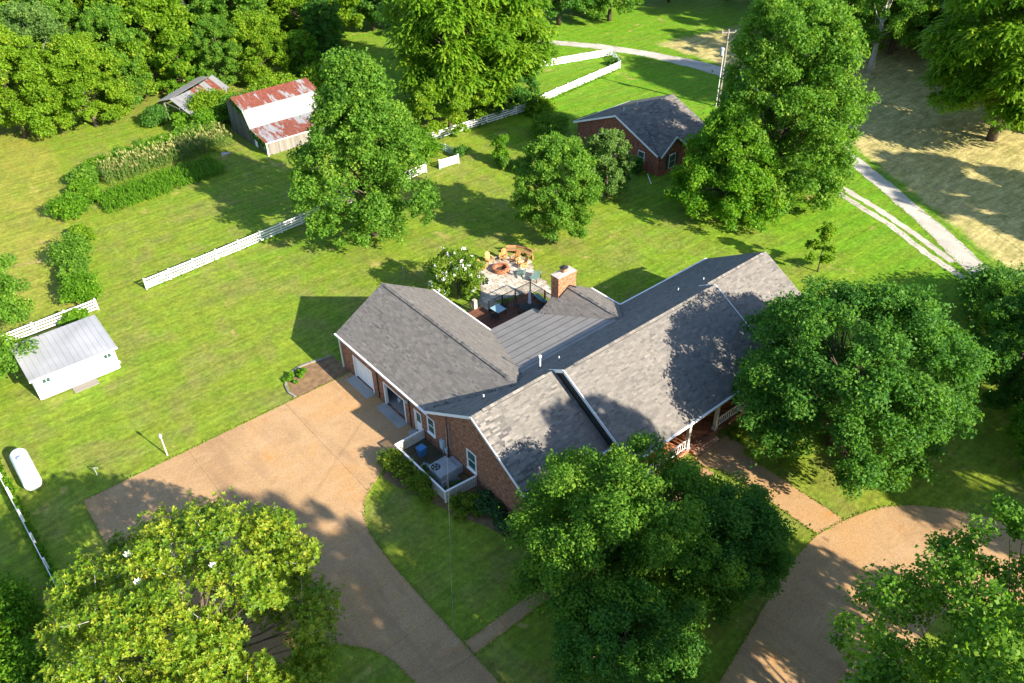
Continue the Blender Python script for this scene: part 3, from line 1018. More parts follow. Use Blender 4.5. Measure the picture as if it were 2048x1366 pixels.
# chimney
ch = MB().box(38.25, 40.2, 40.62, 41.5, 0.0, 6.38).build("chimney", 'brick_orange', house)
MB().box(38.20, 40.25, 40.57, 41.55, 6.20, 6.385).build("corbel", 'brick_orange', ch)
fix_normals(MB().add([(38.2, 40.57, 6.386), (40.25, 40.57, 6.386), (40.25, 41.55, 6.386), (38.2, 41.55, 6.386), (38.7, 40.85, 6.47), (39.75, 40.85, 6.47), (39.75, 41.27, 6.47), (38.7, 41.27, 6.47)],
         [(0, 1, 5, 4), (1, 2, 6, 5), (2, 3, 7, 6), (3, 0, 4, 7), (4, 5, 6, 7), (3, 2, 1, 0)]).build("crown", 'cap', ch))
MB().box(39.0, 39.4, 40.88, 41.22, 6.46, 6.72).build("flue", 'brick_orange', ch)
fc = MB()
for dx in (38.99, 39.41):
    for dy in (40.87, 41.23):
        fc.box(dx - 0.02, dx + 0.02, dy - 0.02, dy + 0.02, 6.7, 6.88)
fc.add([(38.88, 40.76, 6.88), (39.52, 40.76, 6.88), (39.52, 41.34, 6.88), (38.88, 41.34, 6.88), (39.2, 41.05, 7.06)], [(0, 1, 4), (1, 2, 4), (2, 3, 4), (3, 0, 4), (3, 2, 1, 0)])
fc.build("rain_cap", 'black', ch)
fl = MB()
for i in range(7):
    d_ = i * 0.16
    for sg in (-1, 1):
        x = 39.4 + sg * (0.05 + d_)
        if 38.2 < x < 40.25:
            fl.box(x - 0.08, x + 0.08, 40.55, 40.615, zw_l(39.4, 0) - PT * (d_ + 0.1) - 0.05, zw_l(39.4, 0) - PT * d_ + 0.13)
fl.build("step_flashing", 'black', ch)
# plumbing vents and roof pipes
for (x, y, h, r) in ((30.25, 33.85, 0.95, 0.055), (31.6, 33.35, 0.33, 0.04), (25.2, 33.9, 0.35, 0.05), (45.0, 33.9, 0.32, 0.04), (47.2, 33.2, 0.3, 0.04)):
    z = zr_rear(x, y)
    b = MB().tube([(x, y, z - 0.05), (x, y, z + h)], r, 8)
    if h > 0.9:
        b.tube([(x, y, z + h), (x, y, z + h + 0.14)], r * 2.0, 8)
    vo = b.build("vent_pipe", 'white', house)
    MB().lathe((x, y, z - 0.04), [(r * 2.4, 0.0), (r * 2.2, 0.06), (r * 1.1, 0.12)], 10).build("boot", 'black', vo)
# electric service: mast, meter boxes
MB().tube([(22.86, 35.2, 0.5), (22.86, 35.2, 4.45)], 0.035, 8).build("service_mast", 'black', house)
MB().tube([(22.88, 35.0, 1.6), (22.88, 35.0, 3.9)], 0.02, 6).build("conduit", 'steelgrey', house)
mb_ = MB().box(22.72, 22.93, 35.62, 36.05, 0.95, 1.75).build("meter_box", 'bluegrey', house)
MB().box(22.70, 22.72, 35.66, 36.01, 1.0, 1.7).build("lid", 'bluegrey', mb_)
mb2 = MB().box(22.74, 22.93, 35.30, 35.52, 0.85, 1.3).build("meter_box", 'bluegrey', house)
MB().lathe((22.80, 35.75, 0.3), [(0.03, 0), (0.03, 0.65)], 8).build("conduit", 'steelgrey', house)
MB().box(22.78, 22.94, 40.1, 40.3, 2.35, 2.55).build("wall_lamp", 'bluegrey', house)
# things standing in the open garage
bk = empty("bucket", (23.9, 43.1, 0.045))
MB().lathe((23.9, 43.1, 0.046), [(0.13, 0), (0.16, 0.36)], 14).build("body", 'white', bk)
MB().lathe((23.9, 43.1, 0.40), [(0.168, 0), (0.168, 0.03)], 14).build("lid", 'bluegrey', bk)
tag(bk, "small white bucket standing inside the open garage door", "bucket")
#@@YARD
# ------------------------------------------------------------------ rear deck, railing
deck_o = empty("wooden_deck", (36.5, 44.0, 0))
tag(deck_o, "reddish brown board deck with black railing behind the low roof", "deck")
MB().box(32.45, 41.1, 38.0, 47.4, 0.0, 0.36).build("frame", 'dark', deck_o)
MB().box(32.45, 36.3, 47.4, 48.55, 0.0, 0.36).build("frame", 'dark', deck_o)
y = 41.6
while y < 47.45:
    piece("board", (32.45, y, 0.48), (41.2, y, 0.48), 0.138, 0.03, 'deck', deck_o)
    y += 0.15
while y < 48.6:
    piece("board", (32.45, y, 0.48), (36.38, y, 0.48), 0.138, 0.03, 'deck', deck_o)
    y += 0.15
def railing(a, b, posts, parent=None, z=0.5, h=1.0):
    a, b = Vector((*a, z)), Vector((*b, z))
    r = MB().beam(a + Vector((0, 0, h)), b + Vector((0, 0, h)), 0.05, 0.045).build("railing", 'black', deck_o)
    piece("bottom_rail", a + Vector((0, 0, 0.1)), b + Vector((0, 0, 0.1)), 0.035, 0.035, 'black', r)
    n = int((b - a).length / 0.125)
    for i in range(1, n):
        p = a.lerp(b, i / n)
        piece("baluster", p + Vector((0, 0, 0.1)), p + Vector((0, 0, h)), 0.022, 0.022, 'black', r)
    for t in posts:
        p = a.lerp(b, t)
        piece("post", p, p + Vector((0, 0, h + 0.08)), 0.09, 0.09, 'black', r)
railing((36.38, 47.5), (41.22, 47.5), (0.0, 0.315, 0.63, 1.0))
railing((41.22, 47.44), (41.22, 42.0), (0.35, 0.7))
railing((32.6, 48.55), (35.2, 48.55), (0.02, 0.97))
# stone pier and steps beside the deck
pier = empty("stone_pier", (35.75, 48.75, 0))
tag(pier, "slim pale stone pier at the end of the deck railing", "pier")
for i in range(8):
    piece("stone", (35.58, 48.75, 0.09 + i * 0.17), (35.92, 48.75, 0.09 + i * 0.17), 0.34, 0.165, 'stone', pier)
stp = empty("stone_steps", (36.9, 48.5, 0))
tag(stp, "stone steps from the deck down to the patio", "steps")
for i in range(3):
    piece("step", (36.1, 47.9 + i * 0.34, 0.36 - i * 0.13), (38.0, 47.9 + i * 0.34, 0.36 - i * 0.13), 0.36, 0.13, 'stone', stp)

# ------------------------------------------------------------------ flagstone patio
PATIO = [(36.0, 48.95), (37.4, 50.2), (38.4, 51.2), (39.2, 52.6), (40.2, 53.9), (41.2, 54.9), (42.6, 55.1), (43.9, 54.6), (45.1, 53.7), (45.3, 52.2), (44.6, 51.0), (44.1, 50.0), (43.9, 48.6),
         (43.3, 46.4), (43.0, 43.2), (41.9, 43.2), (42.2, 47.0), (41.9, 47.75), (38.2, 48.95)]
def in_poly(x, y, poly):
    c = False
    n = len(poly)
    for i in range(n):
        x1, y1 = poly[i]
        x2, y2 = poly[(i + 1) % n]
        if (y1 > y) != (y2 > y) and x < (x2 - x1) * (y - y1) / (y2 - y1) + x1:
            c = not c
    return c
patio = fix_normals(MB().prism(PATIO, -0.02, 0.02).build("patio", simple("sand_joint", (0.20, 0.17, 0.125), (0.30, 0.26, 0.20), 2.0, 0.95)))
tag(patio, "pale flagstone patio round the fire pit", "patio", kind="structure")
rp = random.Random(5)
n_row = 0
yy = 43.2
while yy < 55.2:
    hh = rp.uniform(0.34, 0.5)
    xx = 35.9 + rp.uniform(0, 0.4)
    while xx < 45.5:
        ww = rp.uniform(0.4, 0.85)
        cx, cy = xx + ww / 2, yy + hh / 2
        if in_poly(cx, cy, PATIO) and in_poly(xx + 0.08, cy, PATIO) and in_poly(xx + ww - 0.08, cy, PATIO):
            j = lambda: rp.uniform(-0.035, 0.035)
            q = [(xx + 0.02 + j() * 0.5, yy + 0.02 + j() * 0.5), (xx + ww - 0.02 + j() * .5, yy + 0.02 + j() * .5), (xx + ww - 0.02 + j() * .5, yy + hh - 0.02 + j() * .5), (xx + 0.02 + j() * .5, yy + hh - 0.02 + j() * .5)]
            MB().prism(q, 0.0, 0.045 + rp.uniform(0, 0.012)).build("flagstone", 'stone', patio)
        xx += ww
    yy += hh
# fire pit of stacked brick
pit = empty("fire_pit", (41.9, 52.6, 0.05))
tag(pit, "round brick fire pit in the middle of the patio", "fire pit")
for r in range(3):
    for i in range(16):
        a = 2 * math.pi * (i + 0.5 * (r % 2)) / 16
        d = Vector((math.cos(a), math.sin(a), 0))
        s = Vector((-d.y, d.x, 0))
        c = Vector((41.9, 52.6, 0.13 + r * 0.14)) + d * 0.68
        piece("brick", c - s * 0.128, c + s * 0.128, 0.24, 0.135, 'brick_orange', pit)
MB().lathe((41.9, 52.6, 0.05), [(0.0, 0.12), (0.3, 0.11), (0.56, 0.07)], 14).build("ash", 'dark', pit)

# ------------------------------------------------------------------ chairs
def adirondack(m, name):
    t = empty(name)
    def q(n, a, b, w, h, up=(0, 0, 1)):
        return MB().beam(a, b, w, h, up).build(n, m, t, False)
    for i in range(5):                                    # seat slats, sloping back
        f = i / 4
        q("seat_slat", (-0.27, -0.36 + f * 0.46, 0.40 - f * 0.13), (0.27, -0.36 + f * 0.46, 0.40 - f * 0.13), 0.10, 0.022)
    for i, x in enumerate((-0.22, -0.11, 0.0, 0.11, 0.22)):   # fan back with rounded top
        top = 1.05 - abs(x) * abs(x) * 3.0
        b = MB()
        dz = Vector((x * 0.18, 0.40, 0.92)).normalized()
        a0 = Vector((x * 0.86, 0.16, 0.24))
        L = (top - 0.24) / dz.z
        b.beam(a0, a0 + dz * L, 0.098, 0.022, (0, -1, 0.4))
        b.build("back_slat", m, t, False)
    for s in (-1, 1):
        q("arm", (s * 0.34, -0.40, 0.57), (s * 0.34, 0.36, 0.57), 0.14, 0.026)
        q("leg", (s * 0.30, -0.36, 0.0), (s * 0.30, -0.36, 0.56), 0.035, 0.09, (0, 1, 0))
        q("leg", (s * 0.29, -0.40, 0.36), (s * 0.29, 0.52, 0.02), 0.028, 0.12)
        q("arm_post", (s * 0.30, 0.30, 0.12), (s * 0.30, 0.30, 0.56), 0.03, 0.07, (0, 1, 0))
    q("back_rail", (-0.34, 0.33, 0.545), (0.34, 0.33, 0.545), 0.05, 0.03)
    return t
adk = adirondack('adk', "adirondack_chair")
PIT = Vector((41.9, 52.6, 0))
SPOTS = [((40.75, 53.95), "wooden adirondack chair nearest the flowering bush at the fire pit"), ((42.0, 54.45), "second wooden adirondack chair from the flowering bush at the fire pit"),
         ((43.35, 53.95), "middle wooden adirondack chair behind the fire pit"), ((44.1, 52.95), "wooden adirondack chair just left of the curved bench"),
         ((43.95, 51.7), "wooden adirondack chair beside the green plastic chair")]
for i, ((x, y), lab) in enumerate(SPOTS):
    o = adk if i == 0 else copy_tree(adk)
    d = PIT - Vector((x, y, 0))
    o.location = (x, y, 0.055)
    o.rotation_euler = (0, 0, math.atan2(d.y, d.x) + math.pi / 2 + (i - 2) * 0.06)
    tag(o, lab, "chair", "wooden chairs round the fire pit")
tl = adirondack('teal', "plastic_chair")
tl.location = (42.75, 50.55, 0.055)
tl.rotation_euler = (0, 0, 2.25)
tag(tl, "grey green plastic adirondack chair in front of the fire pit", "chair")
# low dark lounger / bench at patio edge
ln = empty("patio_lounger", (43.35, 49.2, 0.05), 0.45)
tag(ln, "dark slatted lounger at the right edge of the patio", "lounger")
for i in range(7):
    MB().box(-0.62 + i * 0.18, -0.46 + i * 0.18, -0.36, 0.36, 0.40 + (0.05 * max(0, i - 3)), 0.43 + (0.05 * max(0, i - 3))).build("slat", 'teal', ln, False)
for sx in (-0.5, 0.5):
    for sy in (-0.3, 0.3):
        MB().box(sx - 0.03, sx + 0.03, sy - 0.03, sy + 0.03, 0, 0.42).build("leg", 'black', ln, False)
# curved wooden bench wall
bench = empty("curved_bench", (45.0, 53.0, 0))
tag(bench, "curved brown wooden bench along the far patio edge", "bench")
BP = [(44.3, 54.75), (45.05, 54.1), (45.5, 53.2), (45.6, 52.3)]
for i in range(len(BP) - 1):
    a, b = Vector((*BP[i], 0)), Vector((*BP[i + 1], 0))
    piece("seat_board", a + Vector((0, 0, 0.47)), b + Vector((0, 0, 0.47)), 0.40, 0.05, 'benchwood', bench)
    piece("back_board", a + Vector((0.16, 0.16, 0.72)), b + Vector((0.16, 0.16, 0.72)), 0.04, 0.26, 'benchwood', bench)
for p in BP:
    piece("leg", (p[0], p[1], 0.0), (p[0], p[1], 0.45), 0.12, 0.3, 'benchwood', bench)

def metal_chair(name, loc, rz, label, m='black'):
    t = empty(name, loc, rz)
    s = MB()
    for i in range(6):
        s.box(-0.24, 0.24, -0.24 + i * 0.082, -0.17 + i * 0.082, 0.43, 0.45)
    s.build("seat", m, t, False)
    b = MB()
    for i in range(6):
        x = -0.21 + i * 0.084
        b.beam((x, 0.25, 0.47), (x, 0.34, 0.95), 0.03, 0.012, (0, 1, 0))
    b.beam((-0.25, 0.34, 0.95), (0.25, 0.34, 0.95), 0.03, 0.03)
    b.build("backrest", m, t, False)
    for sx in (-1, 1):
        for sy in (-1, 1):
            MB().tube([(sx * 0.23, sy * 0.22, 0.44), (sx * 0.27, sy * 0.28, 0.0)], 0.014, 6).build("leg", m, t, False)
        MB().tube([(sx * 0.26, -0.2, 0.45), (sx * 0.27, -0.2, 0.66), (sx * 0.27, 0.3, 0.68)], 0.014, 6).build("arm", m, t, False)
    return tag(t, label, "chair", "black metal chairs on the deck")
dz = 0.496
metal_chair("metal_chair", (35.9, 46.1, dz), 1.9, "black metal chair at the near left corner of the glass table")
metal_chair("metal_chair", (37.55, 46.75, dz), -1.2, "black metal chair between the glass table and the railing")
metal_chair("metal_chair", (38.45, 46.0, dz), 0.1, "black metal chair with tall back behind the round table")
metal_chair("metal_chair", (37.8, 44.6, dz), 1.5, "black metal chair left of the round table under the umbrella")
metal_chair("metal_chair", (39.9, 44.7, dz), -1.7, "black metal chair right of the round table by the wing roof")
tb = empty("glass_table", (36.6, 46.5, dz), 0.05)
MB().box(-0.48, 0.48, -0.55, 0.55, 0.70, 0.725).build("table_top", 'glass_tbl', tb, False)
for sx in (-0.42, 0.42):
    for sy in (-0.48, 0.48):
        MB().tube([(sx, sy, 0), (sx, sy, 0.70)], 0.02, 6).build("leg", 'black', tb, False)
MB().box(-0.46, 0.46, -0.53, 0.53, 0.675, 0.699).build("frame", 'black', tb, False)
tag(tb, "square pale blue glass table on the deck", "table")
rt = empty("round_table", (38.85, 44.95, dz))
MB().lathe((0, 0, 0.70), [(0.0, 0), (0.68, 0), (0.70, 0.015), (0.68, 0.03), (0, 0.03)], 24).build("table_top", 'black', rt, False)
for k in range(4):
    a = k * math.pi / 2 + 0.4
    MB().tube([(0.5 * math.cos(a), 0.5 * math.sin(a), 0), (0.3 * math.cos(a), 0.3 * math.sin(a), 0.70)], 0.02, 6).build("leg", 'black', rt, False)
tag(rt, "round dark table with the closed umbrella standing in it", "table")
um = empty("patio_umbrella", (38.95, 45.0, dz))
MB().tube([(0, 0, 0.0), (0, 0, 2.35)], 0.022, 8).build("pole", 'steelgrey', um, False)
cn = MB()
n = 16
for j, (z, r) in enumerate(((0.95, 0.10), (1.1, 0.15), (1.4, 0.145), (1.75, 0.12), (2.05, 0.09), (2.25, 0.04), (2.32, 0.01))):
    for k in range(n):
        rr = r * (1.0 if k % 2 else 0.62)
        a = 2 * math.pi * k / n
        cn.v.append((rr * math.cos(a), rr * math.sin(a), z))
    if j:
        for k in range(n):
            cn.f.append(((j - 1) * n + k, (j - 1) * n + (k + 1) % n, j * n + (k + 1) % n, j * n + k))
cn.build("canopy", 'fabric', um, False)
MB().lathe((0, 0, 1.05), [(0.16, 0), (0.165, 0.03), (0.16, 0.06)], 12).build("tie", 'fabric', um, False)
tag(um, "closed off white umbrella standing through the round deck table", "umbrella")
sb = empty("deck_bench", (40.75, 45.6, dz), math.pi / 2 - 0.1)
for i in range(4):
    MB().box(-0.75, 0.75, -0.24 + i * 0.125, -0.13 + i * 0.125, 0.42, 0.45).build("slat", 'teal', sb, False)
for sx in (-0.65, 0.65):
    for sy in (-0.2, 0.2):
        MB().box(sx - 0.03, sx + 0.03, sy - 0.03, sy + 0.03, 0, 0.42).build("leg", 'black', sb, False)
tag(sb, "dark slatted bench against the right deck railing", "bench")

# ------------------------------------------------------------------ utility yard: picket screen, heat pump, boxes
pk = empty("picket_fence", (21.6, 35.3, 0))
tag(pk, "white picket screen round the heat pump beside the gable wall", "fence")
def picket_run(a, b, step=0.13):
    a, b = Vector((*a, 0)), Vector((*b, 0))
    n = int((b - a).length / step)
    for i in range(n + 1):
        p = a.lerp(b, i / n)
        d = (b - a).normalized()
        piece("picket", p - d * 0.045 + Vector((0, 0, 0.55)), p + d * 0.045 + Vector((0, 0, 0.55)), 0.02, 0.92, 'cream', pk)
    off = Vector((-(b - a).normalized().y, (b - a).normalized().x, 0)) * 0.0
    piece("top_rail", a + Vector((0, 0, 1.04)), b + Vector((0, 0, 1.04)), 0.13, 0.045, 'white', pk)
    piece("bottom_rail", a + Vector((0, 0, 0.2)) + off, b + Vector((0, 0, 0.2)) + off, 0.05, 0.07, 'cream', pk)
picket_run((20.48, 38.32), (22.9, 38.32))
picket_run((20.45, 38.25), (20.45, 32.42))
picket_run((20.52, 32.35), (22.9, 32.15))
for p in ((20.45, 38.32), (20.45, 32.36), (20.45, 35.3)):
    piece("post", (p[0], p[1], 0), (p[0], p[1], 1.06), 0.11, 0.11, 'white', pk)
pdk = empty("utility_deck", (21.7, 36.9, 0))
tag(pdk, "mossy brown board landing inside the picket screen", "deck")
y = 35.75
while y < 38.25:
    piece("board", (20.55, y, 0.14), (22.92, y, 0.14), 0.135, 0.05, 'mossdeck', pdk)
    y += 0.145
hp = empty("heat_pump", (21.75, 34.2, 0))
tag(hp, "large grey packaged heat pump with a round top fan", "heat pump")
MB().box(20.95, 22.35, 33.5, 34.9, 0.08, 1.14).build("cabinet", 'steelgrey', hp)
MB().box(20.90, 22.40, 33.45, 34.95, 1.14, 1.20).build("top", 'steelgrey', hp)
MB().box(20.85, 22.5, 33.4, 35.0, 0.0, 0.08).build("pad", 'slab', hp)
MB().lathe((21.25, 34.5, 1.201), [(0.0, 0.002), (0.29, 0.003), (0.30, 0.03), (0.32, 0.03), (0.33, 0.0)], 20).build("fan_ring", 'black', hp)
fb = MB()
for k in range(5):
    a = k * 2 * math.pi / 5
    fb.add([(21.25 + 0.05 * math.cos(a), 34.5 + 0.05 * math.sin(a), 1.215), (21.25 + 0.26 * math.cos(a - .25), 34.5 + 0.26 * math.sin(a - .25), 1.212), (21.25 + 0.26 * math.cos(a + .3), 34.5 + 0.26 * math.sin(a + .3), 1.225)], [(0, 1, 2)])
fb.build("fan_blades", 'steelgrey', hp)
for i in range(6):
    MB().box(20.935, 20.949, 33.58 + i * 0.21, 33.74 + i * 0.21, 0.2, 1.05).build("louvre_panel", 'steelgrey', hp)
MB().box(22.41, 22.9, 33.6, 34.8, 0.3, 0.98).build("duct", 'steelgrey', hp)
MB().tube([(21.0, 33.44, 0.1), (21.0, 33.44, 0.7), (21.35, 33.44, 0.7), (21.35, 33.44, 0.1)], 0.02, 6).build("pipe", 'white', hp)
bc = empty("blue_bin", (21.75, 37.0, 0.165), 0.1)
tag(bc, "blue plastic bin standing on the mossy landing", "bin")
fix_normals(MB().add([(-.22, -.2, 0), (.22, -.2, 0), (.22, .2, 0), (-.22, .2, 0), (-.29, -.26, .7), (.29, -.26, .7), (.29, .26, .7), (-.29, .26, .7)], [(0, 3, 2, 1), (4, 5, 6, 7), (0, 1, 5, 4), (1, 2, 6, 5), (2, 3, 7, 6), (3, 0, 4, 7)]).build("body", 'blue', bc, False))
MB().box(-0.31, 0.31, -0.28, 0.28, 0.701, 0.74).build("lid", 'blue', bc, False)
MB().box(-0.24, 0.24, 0.281, 0.33, 0.66, 0.71).build("handle", 'blue', bc, False)
tr_ = empty("plastic_tray", (21.2, 35.9, 0.165), 0.5)
tag(tr_, "pale flat tray lying in front of the blue bin", "tray")
MB().box(-0.3, 0.3, -0.24, 0.24, 0.0, 0.03).build("base", 'bluegrey', tr_, False)
for (a, b, c, d) in ((-0.3, 0.3, -0.24, -0.22), (-0.3, 0.3, 0.22, 0.24), (-0.3, -0.28, -0.22, 0.22), (0.28, 0.3, -0.22, 0.22)):
    MB().box(a, b, c, d, 0.03, 0.1).build("rim", 'bluegrey', tr_, False)

# ------------------------------------------------------------------ white board fences
def fence(name, label, pts, rails=4, h=1.15, bay=2.45, post_m='fence', brace=None):
    root = empty(name, (pts[0][0], pts[0][1], 0))
    tag(root, label, "fence")
    for i in range(len(pts) - 1):
        a, b = Vector((*pts[i], 0)), Vector((*pts[i + 1], 0))
        n = max(1, round((b - a).length / bay))
        d = (b - a).normalized()
        side = Vector((d.y, -d.x, 0)) * 0.075
        if side.y > 0 and abs(side.y) > 0.02:
            side = -side
        for k in range(n + 1):
            if k == n and i < len(pts) - 2:
                continue
            p = a.lerp(b, k / n)
            po = piece("post", p, p + Vector((0, 0, h + 0.06)), 0.13, 0.13, post_m, root)
        for k in range(n):
            p0, p1 = a.lerp(b, k / n), a.lerp(b, (k + 1) / n)
            for r in range(rails):
                z = 0.20 + r * (h - 0.28) / (rails - 1)
                j = random.uniform(-0.02, 0.02)
                piece("rail", p0 + side + Vector((0, 0, z + j)) + d * 0.01, p1 + side + Vector((0, 0, z - j)) - d * 0.01, 0.035, 0.15, post_m, root)
            if brace and ((brace == 'start' and i == 0 and k == 0) or (brace == 'end' and i == len(pts) - 2 and k == n - 1)):
                q0, q1 = (p0, p1) if brace == 'start' else (p1, p0)
                piece("brace", q0 + side * 1.5 + Vector((0, 0, 0.55)), q1 + side * 1.5 + Vector((0, 0, 0.95)), 0.03, 0.15, post_m, root)
                piece("brace", q0 + side * 1.5 + Vector((0, 0, 0.38)), q0.lerp(q1, 0.75) + side * 1.5 + Vector((0, 0, 0.62)), 0.03, 0.2, post_m, root)
    return root
fence("board_fence", "white four board fence crossing the yard behind the big tree", [(14.9, 72.2), (49.2, 75.3)], brace='start')
fence("board_fence", "short white board fence between the shed roof and the bushes", [(2.2, 71.6), (10.3, 71.85)], 4, 1.15, 2.6)
fence("board_fence", "white board fence half buried in the yellow green tree", [(53.9, 82.3), (71.0, 81.7)], 4)
fence("board_fence", "white board fence folding to a corner by the gravel lane", [(71.5, 81.9), (74.7, 82.8), (91.9, 85.1), (95.3, 90.2), (84.8, 93.1), (79.0, 96.3)], 4, 1.15, 2.5)
fence("board_fence", "white board fence seen edge on at the lower left", [(-2.05, 60.0), (-1.5, 33.5), (-1.35, 24.0)], 4, 1.15, 2.7)
gt = fence("fence_gate_panel", "short solid looking white fence panel standing alone by the gateway", [(50.9, 74.95), (53.5, 74.7)], 5, 1.15, 2.6, brace='start')
fence("wire_gate", "small pale blue grey gate standing open beyond the white panel", [(53.9, 80.1), (54.6, 76.6)], 4, 1.0, 1.9, 'bluegrey')

def siding_material():
    t = NT("white_siding")
    p = t.pos()
    x, y, z = t.xyz(p)
    fr = t.math('FRACT', t.math('MULTIPLY', z, 6.2))
    c = t.ramp(t.noise(p, 1.2, 4), [(0.3, (0.66, 0.66, 0.65)), (0.7, (0.76, 0.76, 0.75))])
    c = t.mix(t.ramp(fr, [(0.0, 0.55), (0.10, 0.0)]), c, (0.42, 0.43, 0.44))
    c = t.mix(t.ramp(t.noise(p, 2.3, 5, 0.7), [(0.58, 0.0), (0.75, 0.35)]), c, (0.45, 0.41, 0.34))
    t.bump(fr, 0.4, 0.02)
    return t.done(c, 0.6, 0.3)

# ------------------------------------------------------------------ white shed
shed = empty("white_shed", (5.7, 63.8, 0))
tag(shed, "small white shed with a grey metal roof at the left", "shed")
SX0, SX1, SY0, SY1 = 2.62, 8.85, 61.7, 66.0
def zs(y): return 2.28 + (y - 61.4) * 0.135
fix_normals(MB().extrude([(SX0, SY0, 0.12), (SX0, SY1, 0.12), (SX0, SY1, zs(SY1) - 0.03), (SX0, SY0, zs(SY0) - 0.03)], (SX1 - SX0, 0, 0)).build("wall", siding_material(), shed))
MB().box(SX0 + 0.1, SX1 - 0.1, SY0 + 0.1, SY1 - 0.1, 0.0, 0.12).build("footing", 'slab', shed)
x = SX0 - 0.22
while x < SX1 + 0.2:
    p = MB()
    xe = min(x + 0.44, SX1 + 0.24)
    p.extrude([(x, 61.4, zs(61.4)), (xe - 0.005, 61.4, zs(61.4)), (xe - 0.005, 66.25, zs(66.25)), (x, 66.25, zs(66.25))], (0, 0, 0.02))
    p.extrude([(x, 61.4, zs(61.4) + 0.021), (x + 0.05, 61.4, zs(61.4) + 0.021), (x + 0.05, 66.25, zs(66.25) + 0.021), (x, 66.25, zs(66.25) + 0.021)], (0, 0, 0.03))
    fix_normals(p.build("roof_panel", 'galv', shed))
    x += 0.44
MB().box(SX0 - 0.22, SX1 + 0.24, 61.36, 61.40, 2.15, 2.30).build("fascia", 'white', shed)
for xa in (3.25, 7.95):
    w = MB().box(xa - 0.06, xa + 0.61, SY0 - 0.04, SY0 - 0.001, 1.02, 1.92).build("window", 'white', shed)
    for (u, v) in ((0, 0), (1, 0), (0, 1), (1, 1)):
        MB().box(xa + u * 0.29, xa + 0.25 + u * 0.29, SY0 - 0.05, SY0 - 0.041, 1.08 + v * 0.42, 1.43 + v * 0.42).build("pane", 'glass' if v else 'bluegrey', w)
MB().box(4.95, 6.85, 60.9, 61.65, 0.0, 0.10).build("ramp", 'oldwood', shed)
dr = MB().box(5.2, 6.6, SY0 - 0.035, SY0 - 0.002, 0.13, 1.95).build("door", 'white', shed)
MB().box(5.89, 5.91, SY0 - 0.042, SY0 - 0.036, 0.15, 1.93).build("seam", 'bluegrey', dr)
MB().box(8.92, 9.0, 61.75, 62.05, 0.5, 0.62).build("hose_bracket", 'white', shed)

# ------------------------------------------------------------------ propane tank
tk = empty("propane_tank", (-0.4, 53.6, 0))
tag(tk, "white capsule propane tank lying on the grass", "tank")
prof = []
for i in range(9):
    a = math.pi / 2 * i / 8
    prof.append((0.58 * math.sin(a), -1.75 - 0.42 * math.cos(a)))
prof += [(0.58, 1.75)]
for i in range(1, 9):
    a = math.pi / 2 * i / 8
    prof.append((0.58 * math.cos(a) + 1e-5, 1.75 + 0.42 * math.sin(a)))
b = MB()
n = 24
for r, yv in prof:
    for k in range(n):
        a = 2 * math.pi * k / n
        b.v.append((-0.4 + r * math.cos(a), 53.6 + yv, 0.78 + r * math.sin(a)))
for i in range(len(prof) - 1):
    for k in range(n):
        b.f.append((i * n + k, i * n + (k + 1) % n, (i + 1) * n + (k + 1) % n, (i + 1) * n + k))
fix_normals(b.build("shell", 'tank', tk, smooth=True))
MB().lathe((-0.4, 54.1, 1.33), [(0.2, 0), (0.2, 0.16), (0.17, 0.22), (0.0, 0.24)], 16).build("valve_dome", 'tank', tk, smooth=True)
for yv in (52.5, 54.7):
    MB().box(-0.75, -0.05, yv - 0.1, yv + 0.1, 0.0, 0.26).build("foot", 'slab', tk)

# ------------------------------------------------------------------ yard posts, utility pole, wires
lp = empty("lamp_post", (7.85, 49.25, 0))
tag(lp, "thin pale lamp post at the edge of the driveway", "lamp post")
MB().tube([(7.85, 49.25, 0), (7.85, 49.25, 1.75)], [0.055, 0.04], 8).build("post", 'cream', lp)
MB().lathe((7.85, 49.25, 1.75), [(0.05, 0), (0.09, 0.06), (0.10, 0.26), (0.07, 0.28)], 8).build("lantern", 'white', lp)
MB().lathe((7.85, 49.25, 2.03), [(0.12, 0), (0.04, 0.08), (0.0, 0.12)], 8).build("cap", 'steelgrey', lp)
yp = empty("yard_post", (34.1, 57.6, 0))
tag(yp, "thin wooden post standing in the lawn left of the flowering bush", "post")
MB().tube([(34.1, 57.6, 0), (34.1, 57.6, 1.25)], 0.05, 8).build("shaft", 'oldwood', yp)
MB().lathe((34.1, 57.6, 1.25), [(0.07, 0), (0.07, 0.06), (0, 0.12)], 8).build("cap", 'oldwood', yp)
hy = empty("yard_hydrant", (3.3, 50.6, 0))
tag(hy, "small dark hydrant in the dappled shade beyond the driveway corner", "hydrant")
MB().tube([(3.3, 50.6, 0), (3.3, 50.6, 0.75)], 0.035, 8).build("pipe", 'steelgrey', hy)
MB().tube([(3.3, 50.6, 0.7), (3.45, 50.5, 0.72), (3.5, 50.47, 0.6)], 0.03, 8).build("spout", 'steelgrey', hy)
MB().beam((3.2, 50.66, 0.82), (3.42, 50.52, 0.9), 0.03, 0.03).build("handle", 'black', hy)

